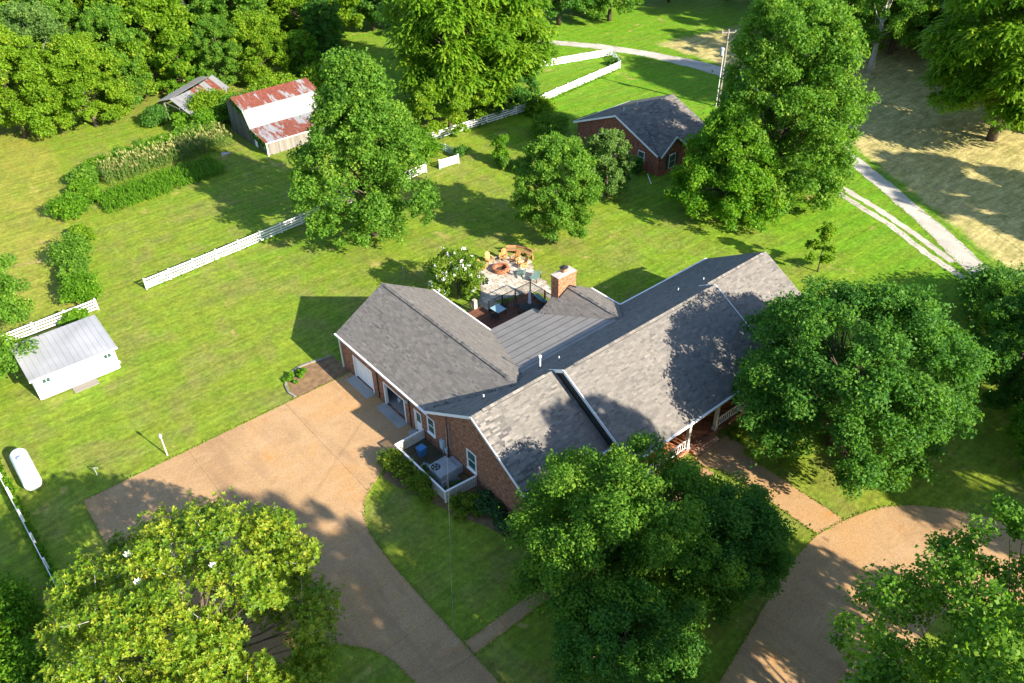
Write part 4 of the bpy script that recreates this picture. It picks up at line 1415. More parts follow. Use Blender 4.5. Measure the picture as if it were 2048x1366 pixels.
up = empty("utility_pole", (90.6, 65.4, 0))
tag(up, "tall wooden utility pole with a grey transformer beside the lane", "utility pole")
MB().tube([(90.6, 65.4, 0), (90.6, 65.4, 10.2)], [0.16, 0.11], 10).build("pole", 'polewood', up)
MB().tube([(90.36, 65.62, 0), (90.4, 65.58, 7.0)], 0.05, 6).build("conduit", 'white', up)
MB().beam((89.9, 65.9, 9.8), (91.3, 64.9, 9.8), 0.1, 0.12).build("crossarm", 'polewood', up)
MB().lathe((90.25, 65.75, 6.9), [(0.0, 0), (0.27, 0.02), (0.28, 0.9), (0.2, 1.0), (0, 1.02)], 14).build("transformer", 'steelgrey', up, smooth=False)
for s in (0.0, 1.4):
    MB().lathe((89.95 + s, 65.86 - s * 0.71, 9.86), [(0.05, 0), (0.07, 0.08), (0.04, 0.2), (0, 0.22)], 8).build("insulator", 'bluegrey', up)

def cable(name, label, a, b, sag, r):
    a, b = Vector(a), Vector(b)
    pts = [a.lerp(b, t / 12) - Vector((0, 0, sag * 4 * (t / 12) * (1 - t / 12))) for t in range(13)]
    o = MB().tube(pts, r, 5).build(name, 'wire')
    tag(o, label, "cable")
cable("service_cable", "thin service cable running from the gable mast to the bottom edge", (22.86, 35.2, 4.4), (4.8, 8.9, 11.2), 0.0, 0.008)
cable("power_line", "upper power line crossing above the hay field", (91.25, 64.95, 10.05), (60.0, 11.5, 10.0), 0.5, 0.011)
cable("power_line", "lower power line crossing above the hay field", (90.0, 65.85, 10.05), (55.5, 9.0, 9.6), 0.6, 0.011)
#@@BUILDINGS
# ------------------------------------------------------------------ far brick cottage
def tile_slope(name, p0, u, v, L, W, parent, e=0.26, wd=0.55, mean=0.42, seed=1):
    r = np.random.default_rng(seed)
    p0, u, v = np.array(p0, float), np.array(u, float), np.array(v, float)
    n = np.cross(u, v)
    n = n if n[2] > 0 else -n
    Vv, Ff, Tt = [], [], []
    rows = int(W / e)
    for i in range(rows):
        s = -r.uniform(0, wd)
        while s < L:
            w = wd * r.uniform(0.6, 1.3)
            a, b = max(0, s), min(L, s + w)
            s += w
            if b <= a:
                continue
            k = len(Vv)
            for (x, y, h) in ((a, i * W / rows, 0.02), (b, i * W / rows, 0.02), (b, (i + 1) * W / rows, 0.003), (a, (i + 1) * W / rows, 0.003), (a, i * W / rows, 0.0), (b, i * W / rows, 0.0)):
                Vv.append(p0 + u * x + v * y + n * h)
            Ff += [[k, k + 1, k + 2, k + 3], [k + 4, k + 5, k + 1, k]]
            t = r.normal(mean, 0.17)
            Tt += [t, t]
    me = quads_mesh(name, np.array(Vv), np.array(Ff), np.array(Tt), MAT['shingles'], True)
    o = link(bpy.data.objects.new(name, me), parent)
    tag(o, kind="stuff")
    return fix_normals(o)

hut = empty("brick_cottage", (68.3, 63.0, 0))
tag(hut, "small red brick cottage with dark shingle roof behind the yard trees", "house")
HP = 0.406
hc, hs = 1 / math.hypot(1, HP), HP / math.hypot(1, HP)
HX0, HX1, HY0, HY1, HZ = 68.1, 78.2, 56.4, 70.2, 2.6
HR = HZ + HP * 6.9
rf = MB()
rf.extrude([(HX0, HY0, HZ - 0.18), (HX1, HY0, HZ - 0.18), (HX1, 63.3, HR - 0.18), (HX0, 63.3, HR - 0.18)], (0, 0, 0.16))
rf.extrude([(HX0, HY1, HZ - 0.18), (HX0, 63.3, HR - 0.18), (HX1, 63.3, HR - 0.18), (HX1, HY1, HZ - 0.18)], (0, 0, 0.16))
GW, GR = 4.85, 4.45                      # front gable width, ridge height
GP = (GR - HZ) / (GW / 2)
rf.extrude([(68.1, 55.9, HZ - 0.18), (70.52, 55.9, GR - 0.18), (70.52, 60.9, GR - 0.18), (68.1, 56.5, HZ - 0.18)], (0, 0, 0.16))
rf.extrude([(72.95, 55.9, HZ - 0.18), (72.95, 56.5, HZ - 0.18), (70.52, 60.9, GR - 0.18), (70.52, 55.9, GR - 0.18)], (0, 0, 0.16))
hro = fix_normals(rf.build("roof", 'deckroof', hut))
tile_slope("shingles", (HX0, HY0, HZ), (1, 0, 0), (0, hc, hs), HX1 - HX0, 6.9 / hc, hro, seed=2)
tile_slope("shingles", (HX0, HY1, HZ), (1, 0, 0), (0, -hc, hs), HX1 - HX0, 6.9 / hc, hro, seed=3)
r_ = np.random.default_rng(4)
Vv, Ff, Tt = [], [], []
for sx in (1, -1):
    rows = 11
    for i in range(rows):
        f0, f1 = i / rows, (i + 1) / rows
        x0, x1 = 70.52 + sx * 2.43 * (1 - f0), 70.52 + sx * 2.43 * (1 - f1)
        z0, z1 = HZ + (GR - HZ) * f0, HZ + (GR - HZ) * f1
        ya, yb = 55.9, 56.4 + (z0 - HZ) / HP + 0.06
        k_n = max(1, int((yb - ya) / 0.5))
        for j in range(k_n):
            y0, y1 = ya + (yb - ya) * j / k_n, ya + (yb - ya) * (j + 1) / k_n
            k = len(Vv)
            Vv += [(x0, y0, z0 + 0.018), (x0, y1, z0 + 0.018), (x1, y1, z1 + 0.003), (x1, y0, z1 + 0.003)]
            Ff.append([k, k + 1, k + 2, k + 3])
            Tt.append(r_.normal(0.35, 0.15))
o = link(bpy.data.objects.new("shingles", quads_mesh("shingles", np.array(Vv), np.array(Ff), np.array(Tt), MAT['shingles'], True)), hro)
tag(fix_normals(o), kind="stuff")
for (x0, x1, y0, y1) in ((68.4, 68.6, 56.45, 69.8), (68.6, 72.7, 56.25, 56.45), (72.7, 77.9, 57.8, 58.0), (72.5, 72.7, 56.45, 57.8), (77.7, 77.9, 58.0, 69.8), (68.6, 77.7, 69.6, 69.8)):
    MB().box(x0, x1, y0, y1, -0.05, 2.599).build("wall", 'brick_red', hut)
fix_normals(MB().extrude([(68.41, 56.8, 2.6), (68.41, 69.8, 2.6), (68.41, 63.3, 5.2)], (0.18, 0, 0)).build("gable_wall", 'brick_red', hut))
fix_normals(MB().extrude([(68.4, 56.26, 2.6), (72.65, 56.26, 2.6), (70.52, 56.26, 4.2)], (0, 0.18, 0)).build("gable_wall", 'brick_red', hut))
fix_normals(MB().extrude([(77.7, 56.8, 2.6), (77.7, 69.8, 2.6), (77.7, 63.3, 5.2)], (0.18, 0, 0)).build("gable_wall", 'brick_red', hut))
def rake2(a, b):
    MB().beam(Vector(a) - Vector((0, 0, .1)), Vector(b) - Vector((0, 0, .1)), 0.06, 0.2).build("rake_board", 'white', hut)
rake2((HX0 - .03, HY0, HZ), (HX0 - .03, 63.3, HR))
rake2((HX0 - .03, HY1, HZ), (HX0 - .03, 63.3, HR))
rake2((68.1, 55.87, HZ), (70.52, 55.87, GR))
rake2((72.95, 55.87, HZ), (70.52, 55.87, GR))
MB().beam((73.0, 56.36, HZ - .07), (78.2, 56.36, HZ - .07), 0.12, 0.13).build("gutter", 'white', hut)
MB().beam((HX0, 70.25, HZ - .07), (HX1, 70.25, HZ - .07), 0.12, 0.13).build("gutter", 'white', hut)
def hwin(mb_args, panes, shutters=()):
    w = MB().box(*mb_args).build("window", 'white', hut)
    for p in panes:
        MB().box(*p).build("pane", 'glass', w)
    for s in shutters:
        MB().box(*s).build("shutter", 'dark', w)
for ya in (58.6, 65.2):
    hwin((68.33, 68.41, ya, ya + 1.0, 0.85, 2.25), [(68.315, 68.331, ya + .08, ya + .92, .93, 1.51), (68.315, 68.331, ya + .08, ya + .92, 1.57, 2.17)])
hwin((69.9, 71.0, 56.18, 56.25, 0.55, 2.25), [(69.98, 70.92, 56.165, 56.181, .63, 1.38), (69.98, 70.92, 56.165, 56.181, 1.44, 2.17)],
     [(69.45, 69.85, 56.20, 56.25, .55, 2.25), (71.05, 71.45, 56.20, 56.25, .55, 2.25)])
for (x, y) in ((70.6, 64.3), (73.6, 64.9)):
    z = HZ + HP * (HY1 - y)
    MB().tube([(x, y, z - .05), (x, y, z + .45)], 0.05, 8).build("vent_pipe", 'white', hut)
MB().tube([(67.9, 57.5, 0.06), (66.4, 55.6, 0.06)], 0.06, 8).build("drain_pipe", 'white', hut)

# ------------------------------------------------------------------ old barn and open shed
barn = empty("old_barn", (42.0, 97.0, 0))
tag(barn, "old grey board barn with a rusty red and white metal roof", "barn")
BPF = [(91.9, 1.75), (95.8, 2.35), (97.1, 4.35), (99.9, 5.15), (102.8, 3.95)]
BX0, BX1 = 37.3, 47.8
rng_b = random.Random(9)
def board_wall(pts_fn, n, name_m, part, along):
    b = MB()
    for i in range(n):
        along(b, i, n)
    return fix_normals(b.build(part, name_m, barn))
def gz(y):
    for (y0, z0), (y1, z1) in zip(BPF[:-1], BPF[1:]):
        if y0 <= y <= y1:
            return z0 + (z1 - z0) * (y - y0) / (y1 - y0)
    return 1.75
for xw, mm in ((BX0 + 0.25, 'oldwood_dark'), (BX1 - 0.3, 'oldwood')):
    n = 54
    for i in range(n):
        y0 = 92.1 + i * (102.6 - 92.1) / n
        y1 = y0 + (102.6 - 92.1) / n - 0.012
        j = rng_b.uniform(-0.03, 0.03)
        if mm == 'oldwood_dark' and 94.6 < y0 < 95.5:
            zb = 1.5
        else:
            zb = rng_b.uniform(0.0, 0.12)
        fix_normals(MB().extrude([(xw + j * .3, y0, zb), (xw + j * .3, y1, zb), (xw + j * .3, y1, gz(y1) - 0.06), (xw + j * .3, y0, gz(y0) - 0.06)], (0.03, 0, 0)).build("board", mm, barn))
n = 46
for i in range(n):
    x0 = BX0 + 0.3 + i * (BX1 - BX0 - 0.6) / n
    x1 = x0 + (BX1 - BX0 - 0.6) / n - 0.012
    MB().box(x0, x1, 92.08, 92.11 + rng_b.uniform(0, .015), rng_b.uniform(0, .1), 1.80).build("board", 'oldwood', barn)
MB().box(BX0 + .3, BX1 - .3, 102.6, 102.64, 0, 3.9).build("rear_wall", 'oldwood_dark', barn)
MB().box(BX0 + 0.05, BX0 + 0.2, 92.0, 92.15, 0, 1.75).build("corner_post", 'white', barn)
MB().box(BX0 + 0.21, BX0 + 0.25, 95.0, 95.7, 0.1, 1.2).build("loose_sheet", 'white', barn)
nsh = 15
for s, ((y0, z0), (y1, z1)) in enumerate(zip(BPF[:-1], BPF[1:])):
    for i in range(nsh):
        x0 = BX0 - 0.1 + i * (BX1 - BX0 + 0.2) / nsh
        x1 = x0 + (BX1 - BX0 + 0.2) / nsh - 0.006
        e = rng_b.uniform(-0.008, 0.012)
        p = MB()
        nr = 4
        ya, yb, za, zb = y0 - (0.12 if s == 0 else 0.04), y1, z0 + e + 0.01 * s, z1 + e + 0.01 * s
        for q in range(nr):
            xa = x0 + (x1 - x0) * q / nr
            xb = x0 + (x1 - x0) * (q + 1) / nr
            xm = (xa + xb) / 2
            p.add([(xa, ya, za), (xm - .05, ya, za), (xm, ya, za + .035), (xm + .05, ya, za), (xb, ya, za), (xa, yb, zb), (xm - .05, yb, zb), (xm, yb, zb + .035), (xm + .05, yb, zb), (xb, yb, zb)],
                  [(0, 1, 6, 5), (1, 2, 7, 6), (2, 3, 8, 7), (3, 4, 9, 8)])
        fix_normals(p.build("roof_sheet", 'tin_roof' if s == 1 else 'rust_roof', barn))
MB().beam((BX0 - .1, 99.9, 5.2), (BX1 + .1, 99.9, 5.2), 0.3, 0.05).build("ridge_cap", 'rust_roof', barn)
MB().beam((BX0 - .12, 91.75, 1.72), (BX1 + .1, 91.75, 1.72), 0.06, 0.14).build("eave_board", 'cream', barn)

osd = empty("open_shed", (36.5, 110.0, 0))
tag(osd, "leaning open shed with a patched tin roof at the wood edge", "shed")
RA, RB = Vector((33.2, 110.9, 3.0)), Vector((41.2, 115.4, 3.3))
EA, EB = Vector((33.7, 105.4, 2.15)), Vector((41.6, 111.2, 2.5))
for i in range(9):
    t0, t1 = i / 9, (i + 1) / 9 - 0.003
    sag0, sag1 = -0.30 * math.sin(math.pi * t0), -0.30 * math.sin(math.pi * t1)
    a, b = RA.lerp(RB, t0) + Vector((0, 0, sag0)), RA.lerp(RB, t1) + Vector((0, 0, sag1))
    c, d = EA.lerp(EB, t1) + Vector((0, 0, sag1)), EA.lerp(EB, t0) + Vector((0, 0, sag0))
    fix_normals(MB().extrude([a, b, c, d], (0, 0, 0.03)).build("roof_sheet", 'bluepaint' if i == 2 and False else ('rust_roof' if i in (4, 5, 7) else 'tin_roof'), osd))
fix_normals(MB().extrude([RA, RB, RB + Vector((-1.2, 2.0, -.5)), RA + Vector((-1.2, 1.6, -.45))], (0, 0, 0.03)).build("roof_sheet", 'tin_roof', osd))
for p, h in (((33.9, 106.2), 2.15), ((33.4, 108.4), 2.5), ((32.6, 111.6), 2.5), ((37.6, 109.0), 2.2), ((41.2, 111.6), 2.4), ((40.9, 115.2), 2.9)):
    MB().tube([(p[0] + .15, p[1] - .1, 0), (p[0], p[1], h)], 0.08, 7).build("post", 'oldwood', osd)
MB().beam((33.9, 106.2, 2.1), (32.7, 111.6, 2.5), 0.08, 0.14).build("beam", 'oldwood', osd)
MB().beam((35.0, 113.2, 1.2), (41.0, 115.6, 1.2), 0.04, 2.3).build("back_wall", 'oldwood_dark', osd)
sh_ = empty("tin_scrap", (33.6, 96.2, 0))
tag(sh_, "bent scrap of pale tin lying on the grass by the barn", "scrap metal")
fix_normals(MB().extrude([(33.1, 96.0, 0.05), (34.1, 95.7, 0.12), (34.3, 96.3, 0.06), (33.3, 96.6, 0.16)], (0, 0, 0.015)).build("sheet", 'galv', sh_))
#@@PLANTS
# ------------------------------------------------------------------ vegetation
def unit(a):
    return a / np.maximum(np.linalg.norm(a, axis=-1, keepdims=True), 1e-9)


def leaf_quads(P, N, size, aspect, rng, fold=0.12, droop=0.0, tri=False):
    """one folded rhombus (or, far away, one triangle) per leaf; P points, N facing"""
    n = len(P)
    R = rng.normal(size=(n, 3))
    R[:, 2] -= droop
    T = unit(R - N * np.sum(R * N, axis=1, keepdims=True))
    B = np.cross(N, T)
    s = (size * rng.uniform(0.65, 1.35, n))[:, None]
    L, W = s * 0.5, s * 0.5 * aspect
    if tri:
        V = np.empty((n, 3, 3))
        V[:, 0] = P - T * L
        V[:, 1] = P + T * L * 0.7 + B * W * 1.15
        V[:, 2] = P + T * L * 0.7 - B * W * 1.15
        return V.reshape(-1, 3), np.arange(n * 3).reshape(n, 3)
    V = np.empty((n, 4, 3))
    V[:, 0] = P - T * L
    V[:, 1] = P + B * W + N * s * fold - T * L * 0.1
    V[:, 2] = P + T * L - N * s * 0.05
    V[:, 3] = P - B * W + N * s * fold - T * L * 0.1
    F = np.arange(n * 4).reshape(n, 4)
    return V.reshape(-1, 3), F


def crown_points(lobes, n, rng, sub=9, sub_r=0.48, squash=0.8, jitter=0.0):
    """two level clumps: lobes (x,y,z,r) -> sub clumps on the lobe's skin -> leaf points"""
    lobes = np.asarray(lobes)
    SC, SR = [], []
    for x, y, z, r in lobes:
        d = unit(rng.normal(size=(sub, 3)))
        d[:, 2] = np.where(d[:, 2] < -0.35, -d[:, 2] * 0.6, d[:, 2])
        k = r * rng.uniform(0.55, 0.95, (sub, 1))
        SC.append(np.array([x, y, z]) + d * k * np.array([1, 1, 0.85]))
        SR.append(r * sub_r * rng.uniform(0.65, 1.25, sub))
    SC, SR = np.concatenate(SC), np.concatenate(SR)
    w = SR ** 2
    idx = rng.choice(len(SC), n, p=w / w.sum())
    D = unit(rng.normal(size=(n, 3)))
    rad = SR[idx] * rng.uniform(0, 1, n) ** 0.38
    rad *= 1.0 + (rng.uniform(0, 1, n) < 0.16) * rng.exponential(0.32, n)
    P = SC[idx] + D * rad[:, None] * np.array([1, 1, squash])
    ctone = np.clip(rng.normal(0.45, 0.16, len(SC)), 0.05, 0.95)
    return P, D, idx, ctone


def lobes_profile(h0, h1, rad_fn, n, r, rng, inner=0.25):
    out = []
    for i in range(n):
        t = (i + rng.uniform(0.2, 0.8)) / n
        # area weighted height
        z = h0 + (h1 - h0) * t
        a = i * 2.39996 + rng.uniform(-0.5, 0.5)
        R = rad_fn(t)
        rr = max(0.0, R - r * 0.55)
        k = rr * (1.0 if rng.uniform() > inner else rng.uniform(0.2, 0.7)) * rng.uniform(0.86, 1.12)
        out.append((k * math.cos(a), k * math.sin(a), z, r * rng.uniform(0.75, 1.25)))
    return out


def limb_mesh(name, h, r0, targets, rng, m, lean=(0, 0), split=0.28, twist=0.5, n=7, sub_targets=None):
    b = MB()
    pts, rads = [], []
    steps = 7
    top = h
    for i in range(steps + 1):
        t = i / steps
        pts.append((lean[0] * t + rng.uniform(-1, 1) * twist * 0.18 * t * (1 if 0 < i < steps else 0), lean[1] * t + rng.uniform(-1, 1) * twist * 0.18 * t, top * t))
        rads.append(r0 * (1.35 if i == 0 else (1 - t) ** 0.75 + 0.06))
    b.tube(pts, rads, n)
    for (x, y, z) in targets:
        t0 = min(0.9, max(split, (z / h) * 0.62 - 0.06))
        k = t0 * steps
        i = int(k)
        p0 = Vector(pts[i]).lerp(Vector(pts[min(i + 1, steps)]), k - i)
        p3 = Vector((x, y, z))
        d = p3 - p0
        mid = p0 + d * 0.5 + Vector((rng.uniform(-.4, .4), rng.uniform(-.4, .4), -0.06 * d.length))
        q = p0 + d * 0.25 + Vector((0, 0, -0.05 * d.length))
        rr = r0 * 0.34 * (1 - t0 * 0.6)
        b.tube([p0, q, mid, p3], [rr, rr * 0.75, rr * 0.5, rr * 0.12], 5, False)
        for s in range(1):
            e = p3 + Vector((rng.uniform(-1, 1), rng.uniform(-1, 1), rng.uniform(0.1, 0.8))) * (0.16 * d.length + 0.3)
            b.tube([mid, mid.lerp(e, 0.6) + Vector((0, 0, .1)), e], [rr * 0.4, rr * 0.25, rr * 0.06], 4, False)
    me = bpy.data.meshes.new(name)
    me.from_pydata(b.v, [], b.f)
    me.polygons.foreach_set("use_smooth", [True] * len(me.polygons))
    me.materials.append(MAT[m])
    return me


def leaf_mesh(name, P, D, idx, ctone, leaf, size, rng, aspect=0.62, up=0.45, rand=0.75, droop=0.0, fold=0.12, tri=False):
    N = unit(D * 0.75 + np.array([0, 0, up]) + rng.normal(size=P.shape) * rand)
    V, F = leaf_quads(P, N, size, aspect, rng, fold, droop, tri)
    tone = np.clip(ctone[idx] + rng.normal(0, 0.17, len(P)), 0, 1)
    return quads_mesh(name, V, F, tone, LEAF[leaf])


def frond_mesh(name, P, D, idx, ctone, leaf, size, rng):
    """drooping compound leaves: three overlapping leaflets rows in a chain"""
    n = len(P)
    A = rng.uniform(0, 2 * math.pi, n)
    out = unit(D * np.array([1, 1, 0.2]) + np.stack([np.cos(A), np.sin(A), np.zeros(n)], 1) * 0.7)
    Vs, Fs, Ts = [], [], []
    base = P
    tone = np.clip(ctone[idx] + rng.normal(0, 0.15, n), 0, 1)
    ln = (size * rng.uniform(0.7, 1.3, n))[:, None]
    for s in range(3):
        d = unit(out + np.array([0, 0, 0.25 - 0.55 * s]))
        side = unit(np.cross(d, np.array([0, 0, 1.0])) + rng.normal(size=(n, 3)) * 0.25)
        q = base + d * ln * 0.5
        w = ln * (0.30, 0.36, 0.24)[s]
        V = np.empty((n, 4, 3))
        V[:, 0] = base - d * ln * 0.06
        V[:, 1] = q + side * w - np.array([0, 0, 0.05]) * ln
        V[:, 2] = base + d * ln
        V[:, 3] = q - side * w - np.array([0, 0, 0.05]) * ln
        Vs.append(V.reshape(-1, 3))
        Fs.append(np.arange(n * 4).reshape(n, 4) + s * n * 4)
        Ts.append(tone)
        base = base + d * ln * 0.72
    return quads_mesh(name, np.concatenate(Vs), np.concatenate(Fs), np.concatenate(Ts), LEAF[leaf])


def make_tree(name, label, loc, seed, h, crown0, rad_fn, n_lobes, lobe_r, n_leaf, leaf, size, cat="tree", bark='bark', trunk_r=0.3, style='leaf', aspect=0.62,
              sub=9, sub_r=0.48, squash=0.8, lean=(0, 0), inner=0.25, up=0.45, rand=0.75, group=None, extra_lobes=(), limbs=None, tri=True):
    rng = np.random.default_rng(seed)
    t = empty(name, loc)
    tag(t, label, cat, group)
    lob = lobes_profile(crown0, h - lobe_r * 0.5, rad_fn, n_lobes, lobe_r, rng, inner)
    lob = [(x + lean[0] * (z / h), y + lean[1] * (z / h), z, r) for x, y, z, r in lob] + list(extra_lobes)
    P, D, idx, ct = crown_points(lob, n_leaf, rng, sub, sub_r, squash)
    if style == 'frond':
        me = frond_mesh("crown", P, D, idx, ct, leaf, size, rng)
    else:
        me = leaf_mesh("crown", P, D, idx, ct, leaf, size, rng, aspect, up, rand, tri=tri)
    c = link(bpy.data.objects.new("crown", me), t, False)
    tg = [(x * 0.86, y * 0.86, z - 0.2) for x, y, z, r in lob[::(3 if limbs is None else limbs)]]
    tm = limb_mesh("trunk", h * 0.86, trunk_r, tg, rng, bark, lean)
    link(bpy.data.objects.new("trunk", tm), t, False)
    return t


def ell(R, p=0.5, top=0.12, bot=0.35):
    """ellipsoid-like crown radius: widest at p"""
    def f(t):
        if t < p:
            k = (p - t) / p
            return R * (bot + (1 - bot) * math.sqrt(max(0, 1 - k * k)))
        k = (t - p) / (1 - p)
        return R * (top + (1 - top) * math.sqrt(max(0, 1 - k * k)))
    return f


def cone(R, top=0.12, p=0.22, bot=0.6):
    def f(t):
        if t < p:
            return R * (bot + (1 - bot) * t / p)
        return R * (top + (1 - top) * (1 - (t - p) / (1 - p)) ** 1.0)
    return f

# --- named trees round the house
make_tree("tulip_tree", "tall broad conical tree growing through the white fence in the middle of the yard", (36.6, 66.8, 0), 1, 18.2, 2.0, cone(7.4, 0.22, 0.24, 0.8), 130, 1.5, 95000, 'maple', 0.29, trunk_r=0.42, sub=9, sub_r=0.46)
make_tree("round_tree", "small round headed tree on the lawn between the house and the cottage", (49.4, 53.1, 0), 2, 11.2, 1.9, ell(3.9, 0.42, 0.2, 0.8), 110, 0.9, 60000, 'maple', 0.22, trunk_r=0.2, sub=8)
make_tree("pear_tree", "pale olive bushy tree against the cottage wall", (60.6, 57.0, 0), 3, 7.6, 0.9, ell(2.7, 0.36, 0.12, 0.8), 50, 0.75, 26000, 'olive', 0.22, trunk_r=0.13, sub=8)
make_tree("tall_maple", "tallest dense green tree standing right of the cottage", (73.2, 44.6, 0), 4, 21.0, 1.0, ell(7.0, 0.36, 0.36, 0.92), 190, 1.6, 130000, 'maple', 0.31, trunk_r=0.42)
make_tree("broad_maple", "shorter bright green tree in front of the tallest tree", (66.9, 45.9, 0), 5, 12.4, 0.7, cone(5.9, 0.18, 0.25, 0.92), 100, 1.35, 60000, 'weed', 0.29, trunk_r=0.3)
make_tree("young_tree", "thin young yellow green tree on the lawn behind the house end", (64.3, 32.6, 0), 6, 5.2, 1.0, cone(1.7, 0.12, 0.3, 0.6), 16, 0.5, 4200, 'lime', 0.22, trunk_r=0.07, sub=6)
make_tree("round_maple", "huge round dark green maple covering the porch end of the house", (45.0, 18.4, 0), 7, 11.8, 1.6, ell(7.3, 0.42, 0.32, 0.85), 140, 1.5, 125000, 'deep', 0.225, trunk_r=0.5, sub=10, sub_r=0.44, inner=0.15, tri=False)
make_tree("front_maple", "bright airy maple in the front lawn hiding the porch corner", (24.4, 20.2, 0), 8, 8.8, 1.3, ell(5.9, 0.5, 0.32, 0.8), 90, 1.25, 95000, 'maple', 0.18, trunk_r=0.36, sub=9, sub_r=0.5, inner=0.3, tri=False)
make_tree("shade_maple", "darker low tree behind the front lawn maple beside the circular drive", (28.9, 16.4, 0), 9, 7.2, 1.4, ell(3.6, 0.45, 0.2, 0.6), 44, 1.1, 42000, 'deep', 0.18, trunk_r=0.22, sub=9, tri=False)
make_tree("low_maple", "shaded low tree below the front lawn maple at the bottom edge", (19.9, 15.6, 0), 11, 6.4, 1.0, ell(3.9, 0.45, 0.25, 0.75), 44, 1.05, 40000, 'deep', 0.17, trunk_r=0.2, sub=9, tri=False)
make_tree("sweetgum_tree", "light green large leaved tree at the lower right corner", (27.8, 0.6, 0), 10, 17.0, 5.0, ell(6.8, 0.5, 0.28, 0.65), 96, 1.25, 72000, 'maple', 0.19, trunk_r=0.36, aspect=0.85, sub=8, sub_r=0.5, inner=0.3, tri=False)
make_tree("feathery_tree", "tall feathery yellow green tree at the right edge of the hay field", (106.5, 36.0, 0), 12, 24.0, 4.0, ell(9.2, 0.45, 0.3, 0.7), 130, 1.9, 42000, 'walnut', 0.46, trunk_r=0.5, style='frond', sub=8)
make_tree("pecan_tree", "very large feathery light green tree in the background centre", (66.5, 89.0, 0), 13, 21.0, 4.0, ell(10.2, 0.48, 0.4, 0.8), 130, 2.0, 38000, 'walnut', 0.5, trunk_r=0.6, style='frond', sub=9)
make_tree("spreading_tree", "low spreading yellow green tree over the buried fence", (59.3, 84.2, 0), 14, 6.6, 1.2, ell(5.8, 0.5, 0.35, 0.8), 40, 1.2, 30000, 'lime', 0.28, trunk_r=0.2, squash=0.5)
make_tree("dark_tree", "compact dark green tree right of the yellow green tree", (68.6, 82.8, 0), 15, 7.4, 0.8, ell(3.3, 0.45, 0.2, 0.8), 40, 0.95, 20000, 'deep', 0.28, trunk_r=0.18)
make_tree("bare_topped_tree", "half dead tree with a pale trunk beyond the hay field", (117.5, 59.0, 0), 16, 17.0, 4.5, ell(6.8, 0.5, 0.3, 0.6), 34, 1.7, 17000, 'maple', 0.36, bark='bark_pale', trunk_r=0.42, sub=7, sub_r=0.42)
make_tree("left_edge_tree", "dense dark tree cut by the left edge beside the shed", (0.4, 67.9, 0), 17, 13.2, 1.0, ell(4.3, 0.45, 0.2, 0.7), 46, 1.35, 60000, 'maple', 0.23, trunk_r=0.3)

# magnolia: rosettes of long glossy leaves on visible twigs
def magnolia(loc, label, seed, h, R, n_ros, per=9, leaf_len=0.30):
    rng = np.random.default_rng(seed)
    t = empty("magnolia_tree", loc)
    tag(t, label, "tree")
    lob = lobes_profile(2.0, h - 0.8, ell(R, 0.38, 0.25, 0.8), 125, 1.15, rng, 0.22)
    P, D, idx, ct = crown_points(lob, n_ros, rng, 9, 0.55, 0.85)
    ax = unit(D * 0.6 + np.array([0, 0, 0.8]) + rng.normal(size=P.shape) * 0.25)
    ref = unit(np.cross(ax, rng.normal(size=P.shape)))
    oth = np.cross(ax, ref)
    Vs, Ts = [], []
    for k in range(per):
        a = 2 * math.pi * k / per + rng.uniform(-0.25, 0.25, n_ros)
        lift = rng.uniform(0.15, 0.75, n_ros)[:, None]
        d = unit(ref * np.cos(a)[:, None] + oth * np.sin(a)[:, None] + ax * lift)
        side = unit(np.cross(d, ax))
        ln = (leaf_len * rng.uniform(0.7, 1.2, n_ros))[:, None]
        w = ln * 0.21
        V = np.empty((n_ros, 4, 3))
        V[:, 0] = P + d * ln * 0.08
        V[:, 1] = P + d * ln * 0.55 + side * w
        V[:, 2] = P + d * ln
        V[:, 3] = P + d * ln * 0.55 - side * w
        Vs.append(V)
        Ts.append(np.clip(ct[idx] + rng.normal(0.0, 0.24, n_ros), 0, 1))
    V = np.concatenate(Vs).reshape(-1, 3)
    me = quads_mesh("crown", V, np.arange(len(V)).reshape(-1, 4), np.concatenate(Ts), LEAF['magnolia'])
    link(bpy.data.objects.new("crown", me), t, False)
    link(bpy.data.objects.new("trunk", limb_mesh("trunk", h * 0.85, 0.34, [(x * .9, y * .9, z) for x, y, z, r in lob[::3]], rng, 'bark')), t, False)
    tw = MB()
    for i in rng.choice(n_ros, 520, replace=False):
        p = Vector(P[i])
        q = p - Vector(D[i]) * 0.75 - Vector((0, 0, 0.35))
        tw.tube([q, p], [0.022, 0.008], 3, False)
    tag(tw.build("twigs", 'bark_pale', t, False), kind="stuff")
    fl = MB()
    order = np.argsort(-P[:, 2] + rng.normal(0, 2.0, n_ros))[:5]
    for i in order:
        c = P[i]
        for k in range(7):
            a = 2 * math.pi * k / 7
            fl.add([c, c + np.array([0.14 * math.cos(a - .4), 0.14 * math.sin(a - .4), 0.1]), c + np.array([0.2 * math.cos(a), 0.2 * math.sin(a), 0.2]), c + np.array([0.14 * math.cos(a + .4), 0.14 * math.sin(a + .4), 0.1])], [(0, 1, 2, 3)])
    fl.build("blossoms", 'petal', t, False)
    return t
magnolia((3.2, 30.0, 0), "large magnolia with glossy yellow tinged leaves at the lower left", 18, 10.6, 6.7, 20000, 7, 0.205)

